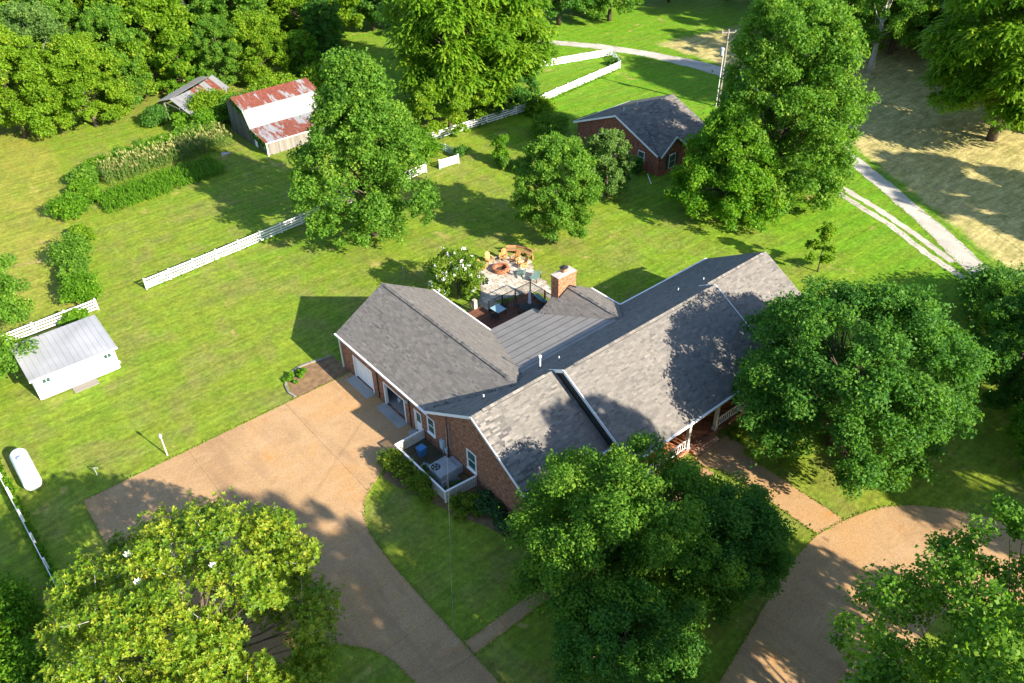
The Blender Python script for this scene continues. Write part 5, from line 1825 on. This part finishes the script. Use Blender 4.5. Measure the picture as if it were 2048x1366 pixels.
# flowering bush beside the patio
rng = np.random.default_rng(19)
my = empty("flowering_bush", (36.0, 51.5, 0))
tag(my, "round bush covered with white flower clusters beside the patio", "bush")
lob = lobes_profile(0.8, 4.6, ell(2.6, 0.5, 0.2, 0.6), 26, 0.8, rng, 0.2)
P, D, idx, ct = crown_points(lob, 11000, rng, 8, 0.5)
link(bpy.data.objects.new("crown", leaf_mesh("crown", P, D, idx, ct, 'myrtle', 0.21, rng)), my, False)
link(bpy.data.objects.new("stems", limb_mesh("stems", 3.6, 0.11, [(x * .9, y * .9, z) for x, y, z, r in lob], rng, 'bark', split=0.1)), my, False)
sel = np.array([i for i in range(len(P)) if D[i][2] > -0.2 and np.hypot(P[i][0], P[i][1]) > 1.2 or P[i][2] > 4.2])
for j in rng.choice(sel, 80, replace=False):
    c = P[j] + D[j] * 0.12
    b = MB()
    for k in range(20):
        q = c + rng.normal(size=3) * np.array([0.06, 0.06, 0.07]) * rng.uniform(0.6, 1.4)
        n_ = rng.normal(size=3)
        n_ /= np.linalg.norm(n_)
        u_ = np.cross(n_, [0.3, 0.5, 0.8])
        u_ /= np.linalg.norm(u_)
        v_ = np.cross(n_, u_)
        b.add([q + u_ * .05, q + v_ * .05, q - u_ * .05, q - v_ * .05], [(0, 1, 2, 3)])
    b.build("flower_cluster", 'petal', my, False)

# --- bushes and hedges
def bush(name, label, loc, seed, rx, ry, h, n, leaf, size, cat="bush", group=None, box=False, rz=0.0, lob_r=None):
    rng = np.random.default_rng(seed)
    t = empty(name, (loc[0], loc[1], 0), rz)
    tag(t, label, cat, group)
    k = max(8, int(rx * ry * (14 if box else 5)))
    lob = []
    lr = lob_r or min(rx, ry, h * 0.6) * 0.55
    for i in range(k):
        a = rng.uniform(0, 2 * math.pi)
        q = math.sqrt(rng.uniform(0, 1))
        x, y = (rng.uniform(-1, 1) * (rx - lr * .6), rng.uniform(-1, 1) * (ry - lr * .6)) if box else (q * math.cos(a) * (rx - lr * .6), q * math.sin(a) * (ry - lr * .6))
        z = h - lr if box else (h - lr) * (0.55 + 0.45 * math.sqrt(max(0, 1 - q * q)))
        lob.append((x, y, max(lr * 0.6, z * rng.uniform(0.7, 1.05)), lr * rng.uniform(0.8, 1.2)))
        lob.append((x * 1.02, y * 1.02, z * rng.uniform(0.25, 0.6), lr * rng.uniform(0.8, 1.15)))
    P, D, idx, ct = crown_points(lob, n, rng, 7, 0.55)
    P[:, 2] = np.maximum(P[:, 2], 0.03)
    link(bpy.data.objects.new("foliage", leaf_mesh("foliage", P, D, idx, ct, leaf, size, rng, tri=loc[1] > 45 or loc[0] > 55)), t, False)
    b = MB()
    for x, y, z, r in lob[::4]:
        b.tube([(x * 0.3, y * 0.3, 0), (x * .7, y * .7, z * .5), (x, y, z)], [0.05, 0.035, 0.01], 5, False)
    b.build("stems", 'bark', t, False)
    return t
bush("clipped_hedge", "long clipped yellow green hedge outside the picket screen", (19.75, 35.6), 31, 0.85, 2.9, 1.3, 15000, 'hedge', 0.13, "hedge", box=True, lob_r=0.42)
bush("corner_shrub", "rounded light green shrub below the picket screen corner", (21.0, 31.0), 32, 1.2, 1.15, 1.25, 5200, 'hedge', 0.16)
bush("holly_shrub", "dark glossy shrub against the gable wall nearest the picket screen", (22.15, 29.9), 33, 1.0, 1.3, 1.35, 6000, 'holly', 0.14)
bush("holly_shrub", "dark glossy shrub at the gable corner by the downspout", (22.35, 27.6), 34, 0.95, 1.25, 1.3, 5400, 'holly', 0.14)
bush("screen_plants", "low green plants in front of the heat pump inside the pickets", (21.7, 32.85), 35, 0.95, 0.4, 0.7, 2600, 'holly', 0.13)
bush("dry_shrub", "thin brownish shrub inside the picket screen beside the tray", (20.95, 35.3), 36, 0.35, 0.5, 0.8, 900, 'olive', 0.12)
bush("porch_shrub", "small green shrub beside the porch steps", (40.4, 23.7), 37, 0.9, 0.6, 0.8, 2600, 'hedge', 0.15)
FB = [((9.9, 74.3), 1.9, 1.6, 3.0, "bush with a rusty dead streak just behind the shed fence"), ((10.4, 78.4), 1.3, 1.3, 1.9, "second dark green bush up the row from the shed fence"), ((11.3, 81.9), 2.1, 1.9, 3.2, "broad bush with a reddish spot midway up the bush row"),
      ((13.4, 86.2), 1.3, 1.4, 1.8, "pale leafy bush above the broad one in the bush row"), ((14.0, 92.2), 2.0, 1.6, 2.8, "feathery bush at the bend of the bush row"), ((17.0, 96.8), 1.5, 1.3, 2.0, "bush just left of the tall corn corner")]
for i, (p, rx, ry, h, lab) in enumerate(FB):
    bush("row_bush", lab, p, 40 + i, rx, ry, h, 6500, ('weed', 'maple', 'maple', 'lime', 'weed', 'weed')[i], 0.24, group="bushes in the garden row")
FB2 = [((20.5, 101.4), "first hedge bush behind the corn from the left"), ((24.3, 102.0), "second hedge bush behind the corn from the left"), ((28.2, 102.4), "third hedge bush behind the corn from the left"), ((32.0, 103.0), "fourth hedge bush behind the corn nearest the barn"), ((35.4, 104.2), "hedge bush touching the barn corner")]
for i, (p, lab) in enumerate(FB2):
    bush("hedge_bush", lab, p, 50 + i, 2.4, 1.5, 2.2 + 0.3 * (i % 2), 6500, ('weed', 'maple')[i % 2], 0.26, group="hedge behind the corn")
bush("cottage_bush", "leafy bush at the cottage's back left corner", (67.0, 74.0), 60, 2.8, 2.0, 3.0, 8500, 'maple', 0.28)
bush("cottage_bush", "lime bush by the white fence above the cottage", (71.2, 79.6), 61, 2.0, 1.6, 2.4, 5200, 'lime', 0.28)
bush("fence_vine", "upright tangled vine on the small lawn hedge", (57.4, 71.5), 62, 1.1, 1.0, 4.2, 3000, 'weed', 0.26)
for i, (p, lab) in enumerate([((56.8, 70.4), "low hedge clump below the tangled vine"), ((57.6, 67.9), "middle low hedge clump left of the round tree"), ((57.6, 65.2), "low hedge clump nearest the cottage lawn")]):
    bush("low_hedge", lab, p, 64 + i, 1.1, 1.5, 1.5, 3600, 'maple', 0.25, "hedge", "low hedge clumps left of the round tree")
bush("gate_bush", "small dark bush beside the white gate panel", (55.0, 76.2), 68, 0.9, 0.9, 1.6, 2000, 'deep', 0.24)
bush("corner_weeds", "dark weeds growing in the fence corner by the lane", (92.8, 87.2), 69, 1.2, 1.0, 1.2, 1800, 'deep', 0.26)
bush("window_shrub", "slim dark shrub against the cottage wall by the window", (67.2, 58.3), 70, 0.8, 1.0, 2.2, 2600, 'deep', 0.22)
bush("corner_bushes", "bright bush cut by the lower left edge beyond the fence", (-5.6, 41.5), 71, 2.6, 3.6, 3.0, 15000, 'weed', 0.2)
bush("corner_bushes", "second bright bush at the lower left edge of the picture", (-5.4, 36.0), 72, 2.4, 3.0, 2.6, 11000, 'weed', 0.2)
bush("kerb_plants", "strap leaved green plants inside the curved kerb by the garage", (19.3, 51.0), 73, 1.2, 0.8, 0.55, 2600, 'weed', 0.2)
bush("lane_bush", "dark bush where the gravel lane disappears on the right", (69.5, 18.5), 74, 3.6, 3.0, 5.0, 12000, 'deep', 0.3)
bush("lane_bush", "dark rounded bush right of the lane end", (75.0, 14.0), 75, 4.2, 3.4, 5.0, 15000, 'deep', 0.32)
bush("right_thicket", "dark thicket right of the huge round maple", (64.5, 12.5), 76, 4.0, 3.6, 6.5, 16000, 'deep', 0.3)
bush("right_thicket", "shaded thicket at the right edge below the lane bushes", (66.0, 5.5), 77, 4.2, 4.0, 6.5, 16000, 'deep', 0.32)
bush("barn_bush", "light green bush between the open shed and the barn", (37.4, 107.5), 78, 3.0, 2.6, 4.6, 11000, 'lime', 0.32)
bush("barn_bush", "dark leafy bush in front of the open shed", (34.8, 104.6), 79, 1.8, 1.6, 3.2, 5500, 'weed', 0.3)
bush("barn_bush", "long yellow green bush behind the barn ridge", (46.0, 106.0), 80, 4.8, 2.4, 4.6, 15000, 'lime', 0.34)
bush("barn_bush", "green bush behind the right end of the barn", (54.0, 107.5), 81, 3.6, 2.4, 4.2, 11000, 'lime', 0.34)
bush("fence_tree", "soft green feathery shrub right of the big conical tree", (50.5, 78.0), 82, 2.4, 2.0, 4.2, 7500, 'weed', 0.3)
for i, (p, rx, ry, h, lf, lab) in enumerate([((33.0, 107.2), 1.8, 1.4, 2.6, 'weed', "leafy bush at the left post of the open shed"), ((39.5, 105.6), 2.6, 1.6, 4.2, 'maple', "tall bush pressed against the barn's rear eave"), ((31.0, 111.5), 2.0, 1.6, 2.6, 'deep', "dark bush below the open shed's left end"),
        ((18.0, 99.6), 1.8, 1.6, 2.2, 'maple', "bush at the left end of the corn hedge"), ((17.0, 94.6), 1.4, 1.3, 1.6, 'weed', "low bush beside the garden rows' left end"), ((48.0, 95.0), 1.6, 1.6, 2.4, 'lime', "bush at the barn's right front corner"), ((8.0, 71.0), 1.0, 0.9, 1.4, 'weed', "small bush behind the shed fence panel")]):
    bush("overgrown_bush", lab, p, 120 + i, rx, ry, h, 6000, lf, 0.27)
# vines on the barn gable
rng = np.random.default_rng(83)
n = 5200
ys = rng.uniform(92.0, 100.0, n)
zz = np.array([gz(v) for v in ys]) - np.abs(rng.normal(0, 0.45, n))
P = np.stack([np.full(n, BX0 + 0.12) + rng.normal(0, .09, n), ys, np.maximum(zz, 0.1)], 1)
D = np.tile(np.array([-1.0, -0.2, 0.3]), (n, 1))
o = link(bpy.data.objects.new("vine", leaf_mesh("vine", P, D, np.zeros(n, int), np.array([0.4]), 'deep', 0.2, rng)), barn)

# bare tree at the left edge
rng = np.random.default_rng(84)
bt = empty("bare_tree", (6.2, 100.5, 0))
tag(bt, "leafless pale grey tree cut by the left edge", "tree")
b = MB()
def grow(p, d, L, r, depth):
    q = p + d * L
    b.tube([p, p.lerp(q, .5) + Vector(rng.normal(size=3)) * L * .06, q], [r, r * .8, r * .6], 4 if depth else 6, False)
    if depth < 5:
        for k in range(3 if depth < 4 else 2):
            e = (d + Vector(rng.normal(size=3)) * 0.55 + Vector((0.06, -0.04, 0.06))).normalized()
            grow(q.lerp(p, rng.uniform(0, .4)), e, L * rng.uniform(.62, .85), r * .6, depth + 1)
grow(Vector((0, 0, 0)), Vector((0.15, -0.1, 1)).normalized(), 1.8, 0.16, 0)
b.build("branches", 'bark_pale', bt, False)

# --- corn and garden rows
def crop(name, label, x0, x1, rows, h, per, leaf, seed, tassel=False, lean=0.05):
    rng = np.random.default_rng(seed)
    Vs, Ts = [], []
    for (ya, yb) in rows:
        n = int((x1 - x0) / per)
        for i in range(n):
            x = x0 + (x1 - x0) * (i + rng.uniform(.2, .8)) / n
            y = ya + (yb - ya) * (x - x0) / (x1 - x0) + rng.normal(0, .07)
            hh = h * rng.uniform(.62, 1.15)
            if rng.uniform() < 0.10:
                continue
            for k in range(9):
                z = hh * (0.12 + 0.8 * k / 9)
                a = rng.uniform(0, 6.28)
                d = np.array([math.cos(a), math.sin(a), 0])
                s = np.array([-d[1], d[0], 0]) * 0.045
                L = rng.uniform(.3, .55)
                p = np.array([x, y, z])
                Vs.append([p - s, p + s, p + d * L * .6 + s + np.array([0, 0, .2]), p + d * L * .6 - s + np.array([0, 0, .2])])
                Vs.append([p + d * L * .6 - s + np.array([0, 0, .2]), p + d * L * .6 + s + np.array([0, 0, .2]), p + d * L * 1.1 + np.array([0, 0, .02]) + s * .2, p + d * L * 1.1 + np.array([0, 0, .02]) - s * .2])
                t = rng.normal(.38, .14)
                Ts += [t, t]
            p = np.array([x, y, 0])
            s = np.array([.02, .02, 0])
            Vs.append([p - s, p + s, p + s + np.array([0, 0, hh]), p - s + np.array([0, 0, hh])])
            Ts.append(.5)
            if tassel:
                for k in range(6):
                    a = rng.uniform(0, 6.28)
                    d = np.array([math.cos(a) * .2, math.sin(a) * .2, .32])
                    q = np.array([x, y, hh - .05])
                    s = np.array([-math.sin(a), math.cos(a), 0]) * .03
                    Vs.append([q - s, q + s, q + d + s, q + d - s])
                    Ts.append(rng.uniform(.85, 1))
    V = np.array(Vs).reshape(-1, 3)
    me = quads_mesh(name, V, np.arange(len(V)).reshape(-1, 4), np.array(Ts), LEAF[leaf])
    o = link(bpy.data.objects.new(name, me))
    tag(o, label, "crop", kind="stuff")
crop("corn_rows", "rows of tall tasselled corn beside the barn", 19.6, 35.6, [(96.6 + .8 * i, 98.0 + .8 * i) for i in range(5)], 2.1, 0.26, 'corn', 91, True)
crop("garden_rows", "lower rows of leafy green garden plants in front of the corn", 17.2, 31.5, [(89.8 + .75 * i, 91.2 + .75 * i) for i in range(7)], 1.05, 0.24, 'weed', 92)

# weeds along the fences
rng = np.random.default_rng(93)
segs = [((14.9, 72.2), (49.2, 75.3), 500), ((53.9, 82.3), (71.0, 81.7), 900), ((71.5, 81.9), (91.9, 85.1), 900), ((95.3, 90.2), (79.0, 96.3), 900), ((-1.9, 58), (-1.4, 24), 2600)]
Ps = []
for a, b_, n in segs:
    t = rng.uniform(0, 1, n)[:, None]
    q = np.array(a) * (1 - t) + np.array(b_) * t + rng.normal(0, .16, (n, 2))
    Ps.append(np.concatenate([q, np.abs(rng.normal(.10, .10, (n, 1)))], 1))
P = np.concatenate(Ps)
D = np.tile(np.array([0, 0, 1.0]), (len(P), 1))
o = link(bpy.data.objects.new("weeds", leaf_mesh("weeds", P, D, np.zeros(len(P), int), np.array([.5]), 'weed', 0.26, rng, rand=1.3)))
tag(o, "fringe of green weeds along the white fences", "weeds", kind="stuff")

rng = np.random.default_rng(94)
Ps = []
for poly, dens in ((DRIVE, 26), (RDRIVE, 26), ([(36.9, 14.5), (36.9, 22.1)], 30), ([(39.3, 14.0), (39.3, 22.1)], 30), ([(14.9, 22.12), (36.2, 22.12)], 26), ([(14.9, 23.13), (36.2, 23.13)], 26), (LANE_L, 16), (LANE_R, 16), (SP1, 10)):
    for i in range(len(poly) - (1 if len(poly) < 8 or poly in (LANE_L, LANE_R) else 0)):
        a, b_ = np.array(poly[i]), np.array(poly[(i + 1) % len(poly)])
        if a[0] > 20.2 and b_[0] > 20.2 and poly is DRIVE:
            continue
        n = int(np.linalg.norm(b_ - a) * dens)
        t = rng.uniform(0, 1, n)[:, None]
        q = a * (1 - t) + b_ * t + rng.normal(0, .055 if poly not in (LANE_L, LANE_R, SP1) else .16, (n, 2))
        Ps.append(np.concatenate([q, 0.045 + np.abs(rng.normal(.0, .03, (n, 1)))], 1))
P = np.concatenate(Ps)
o = link(bpy.data.objects.new("edge_grass", leaf_mesh("edge_grass", P, np.tile(np.array([0, 0, 1.0]), (len(P), 1)), np.zeros(len(P), int), np.array([.55]), 'lawnblade', 0.11, rng, rand=0.7, tri=True)))
tag(o, "ragged grass creeping over the drive, walk and lane edges", "grass", kind="stuff")

# --- the woods: a few prototypes, then one object for each tree
def proto(seed, h, c0, fn, nl, lr, n, leaf, size, style='leaf', bark='bark'):
    rng = np.random.default_rng(seed)
    lob = lobes_profile(c0, h - lr * .5, fn, nl, lr, rng)
    P, D, idx, ct = crown_points(lob, n, rng, 8, .48)
    me = frond_mesh("crown", P, D, idx, ct, leaf, size, rng) if style == 'frond' else leaf_mesh("crown", P, D, idx, ct, leaf, size, rng, tri=True)
    tm = limb_mesh("trunk", h * .85, .32, [(x * .86, y * .86, z) for x, y, z, r in lob[::4]], rng, bark)
    return me, tm
PRO = [proto(201, 17, 2.0, ell(5.6, .45, .25, .75), 80, 1.4, 48000, 'maple', .36),
       proto(202, 15, 1.6, ell(6.2, .42, .28, .8), 80, 1.5, 48000, 'lime', .36),
       proto(203, 18, 2.4, ell(5.2, .5, .22, .75), 76, 1.35, 46000, 'deep', .36),
       proto(204, 17, 2.4, ell(6.0, .48, .3, .75), 70, 1.6, 17000, 'walnut', .52, 'frond'),
       proto(205, 13, 1.0, ell(5.0, .4, .22, .85), 66, 1.25, 38000, 'weed', .34),
       proto(206, 16, 3.0, ell(5.4, .5, .25, .6), 36, 1.6, 26000, 'olive', .34, 'leaf', 'bark_pale')]
WOODS = {
 'left': ("tree of the upper left wood", [(39.0, 133.1), (34.6, 150.5), (45.5, 163.5), (22.0, 125.9), (19.6, 142.4), (29.2, 143.9), (32.0, 170.2), (26.7, 133.2), (22.6, 153.2), (41.2, 143.7), (48.5, 178.8), (42.7, 153.9), (29.6, 158.2), (32.8, 188.5), (24.3, 177.2), (21.2, 162.3), (38.8, 178.1), (14.3, 132.9), (36.0, 123.1), (44.2, 187.5), (25.3, 185.6), (51.7, 171.0), (37.0, 161.6), (40.2, 169.5)]),
 'barn': ("tree of the wood behind the barn", [(52.2, 129.8), (58.6, 164.3), (71.9, 151.5), (59.6, 141.7), (49.5, 144.5), (64.7, 128.1), (58.3, 151.9), (66.5, 166.7), (69.9, 137.7), (50.8, 155.8), (74.9, 159.6), (46.7, 135.9), (66.6, 158.3), (60.3, 173.2)]),
 'top': ("tree left of the large feathery tree", [(83.7, 137.3), (85.3, 146.3), (75.0, 127.6), (76.1, 143.8), (80.5, 121.5)]),
 'drive': ("tree where the lane enters the woods", [(100.5, 108.1), (109.1, 113.0), (108.6, 103.8), (118.4, 113.1), (96.0, 113.0)]),
 'row': ("tree along the top lawn edge", [(125.3, 104.8), (134.1, 98.3), (117.0, 113.5)]),
 'right': ("tree beyond the hay field", [(144.8, 66.3), (131.7, 82.1), (135.5, 61.7), (154.5, 82.2), (128.3, 71.1), (146.1, 84.4), (152.5, 70.8), (160.1, 74.5), (138.7, 86.9), (143.9, 93.3), (135.4, 73.2), (144.8, 75.2), (127.5, 61.5)]),
 'far right': ("tree of the top right wood", [(131.1, 43.0), (147.8, 48.4), (158.2, 62.5), (169.1, 59.2), (144.8, 56.9), (158.5, 51.2), (130.8, 52.4), (167.6, 69.2), (138.8, 48.3), (122.0, 46.0)]),
}
STY = {'left': [1, 0, 4, 5, 2, 0, 1], 'barn': [0, 1, 2, 4, 0], 'top': [2, 2, 0], 'drive': [0, 4, 2], 'row': [2, 0, 1], 'right': [2, 0, 5, 2, 1], 'far right': [2, 3, 0, 2]}
rw = random.Random(77)
def wood_tree(x, y, k, sc, label, group, name="woodland_tree", thin=1.0):
    t = empty(name, (x, y, 0), rw.uniform(0, 6.28))
    s = sc * rw.uniform(.9, 1.1)
    t.scale = (s * thin * rw.uniform(.92, 1.1), s * thin * rw.uniform(.92, 1.1), s)
    tag(t, label, "tree", group)
    for nm, me in (("crown", PRO[k][0]), ("trunk", PRO[k][1])):
        o = bpy.data.objects.new(nm, me)
        COL.objects.link(o)
        o.parent = t
    return t
LOOK = {0: "mid green", 1: "yellow green", 2: "dark green", 3: "feathery", 4: "bright bushy", 5: "pale limbed"}
ORD = ["leftmost", "second from left", "third from left", "fourth from left", "fifth from left", "sixth from left", "seventh from left", "eighth from left", "ninth from left", "tenth from left", "eleventh from left", "twelfth from left"]
for w, (lab, pts) in WOODS.items():
    q = sorted(pts, key=lambda p: FWD[0] * p[0] + FWD[1] * p[1])
    nr = max(1, min(3, len(q) // 4))
    cnt = {}
    for r in range(nr):
        row = sorted(q[r * len(q) // nr:(r + 1) * len(q) // nr], key=lambda p: RGT[0] * p[0] + RGT[1] * p[1])
        rname = ["front row", "middle row", "back row"][r] if nr == 3 else (["front row", "back row"][r] if nr == 2 else "row")
        for i, (x, y) in enumerate(row):
            k = STY[w][(i * 2 + r) % len(STY[w])]
            wood_tree(x, y, k, rw.uniform(.85, 1.12), LOOK[k] + " " + lab + ", " + ORD[i] + " in the " + rname, "trees of the " + w + " wood")
wood_tree(16.4, 119.0, 1, 0.95, "yellowish spreading tree at the front of the upper left wood", None, "edge_tree")
wood_tree(24.6, 116.5, 1, 0.80, "yellow green tree with pale limbs beside the open lawn at the upper left", None, "edge_tree")
wood_tree(8.0, 116.0, 5, 0.9, "pale limbed tree at the upper left edge", None, "edge_tree")
for (x, y, k, sc, lab) in ((38.5, 120.0, 4, .70, "bright tree directly behind the open shed roof"), (43.5, 117.5, 0, .62, "mid green tree behind the gap between shed and barn"), (49.0, 116.5, 1, .60, "yellow green tree behind the barn's left half"),
                           (55.0, 115.0, 4, .55, "bright low tree behind the barn's right half"), (60.5, 117.5, 2, .62, "dark tree behind the top of the big conical tree")):
    wood_tree(x, y, k, sc, lab, None, "edge_tree")
wood_tree(30.5, 120.5, 0, 0.75, "green tree just left of the open shed", None, "edge_tree")
wood_tree(122.0, 22.0, 3, 1.1, "second feathery tree behind the right edge of the hay field", None, "edge_tree")
wood_tree(136.0, 35.0, 3, 1.1, "feathery tree between the hay field and the top right wood", None, "edge_tree")
wood_tree(57.8, 12.6, 2, 0.58, "dark tree cut by the right edge beside the huge round maple", None, "edge_tree")
wood_tree(54.6, 7.2, 4, 0.60, "soft green tree at the right edge below the dark one", None, "edge_tree")
wood_tree(62.6, 15.4, 0, 0.46, "lower leafy tree between the dark edge tree and the lane bushes", None, "edge_tree")
wood_tree(35.4, -5.0, 0, 1.30, "very tall tree outside the lower right frame edge", None, "roadside_tree", 0.72)
# trees that stand just outside the frame towards the sun and throw the dappled shade
wood_tree(17.0, -6.5, 0, 1.42, "tall tree standing outside the lower frame edge", None, "roadside_tree")
wood_tree(8.6, 1.0, 2, 0.95, "slender tree outside the lower left frame edge", None, "roadside_tree")
wood_tree(54.0, -13.0, 0, 1.0, "tree outside the lower right frame edge", None, "roadside_tree")
wood_tree(60.0, -9.0, 2, 0.8, "tree outside the right frame edge below the thicket", None, "roadside_tree")
wood_tree(98.5, 8.0, 0, 1.05, "tree outside the right frame edge shading the hay field", None, "roadside_tree")
wood_tree(94.5, 3.0, 2, 1.1, "tree outside the right frame edge beside the lane", None, "roadside_tree")
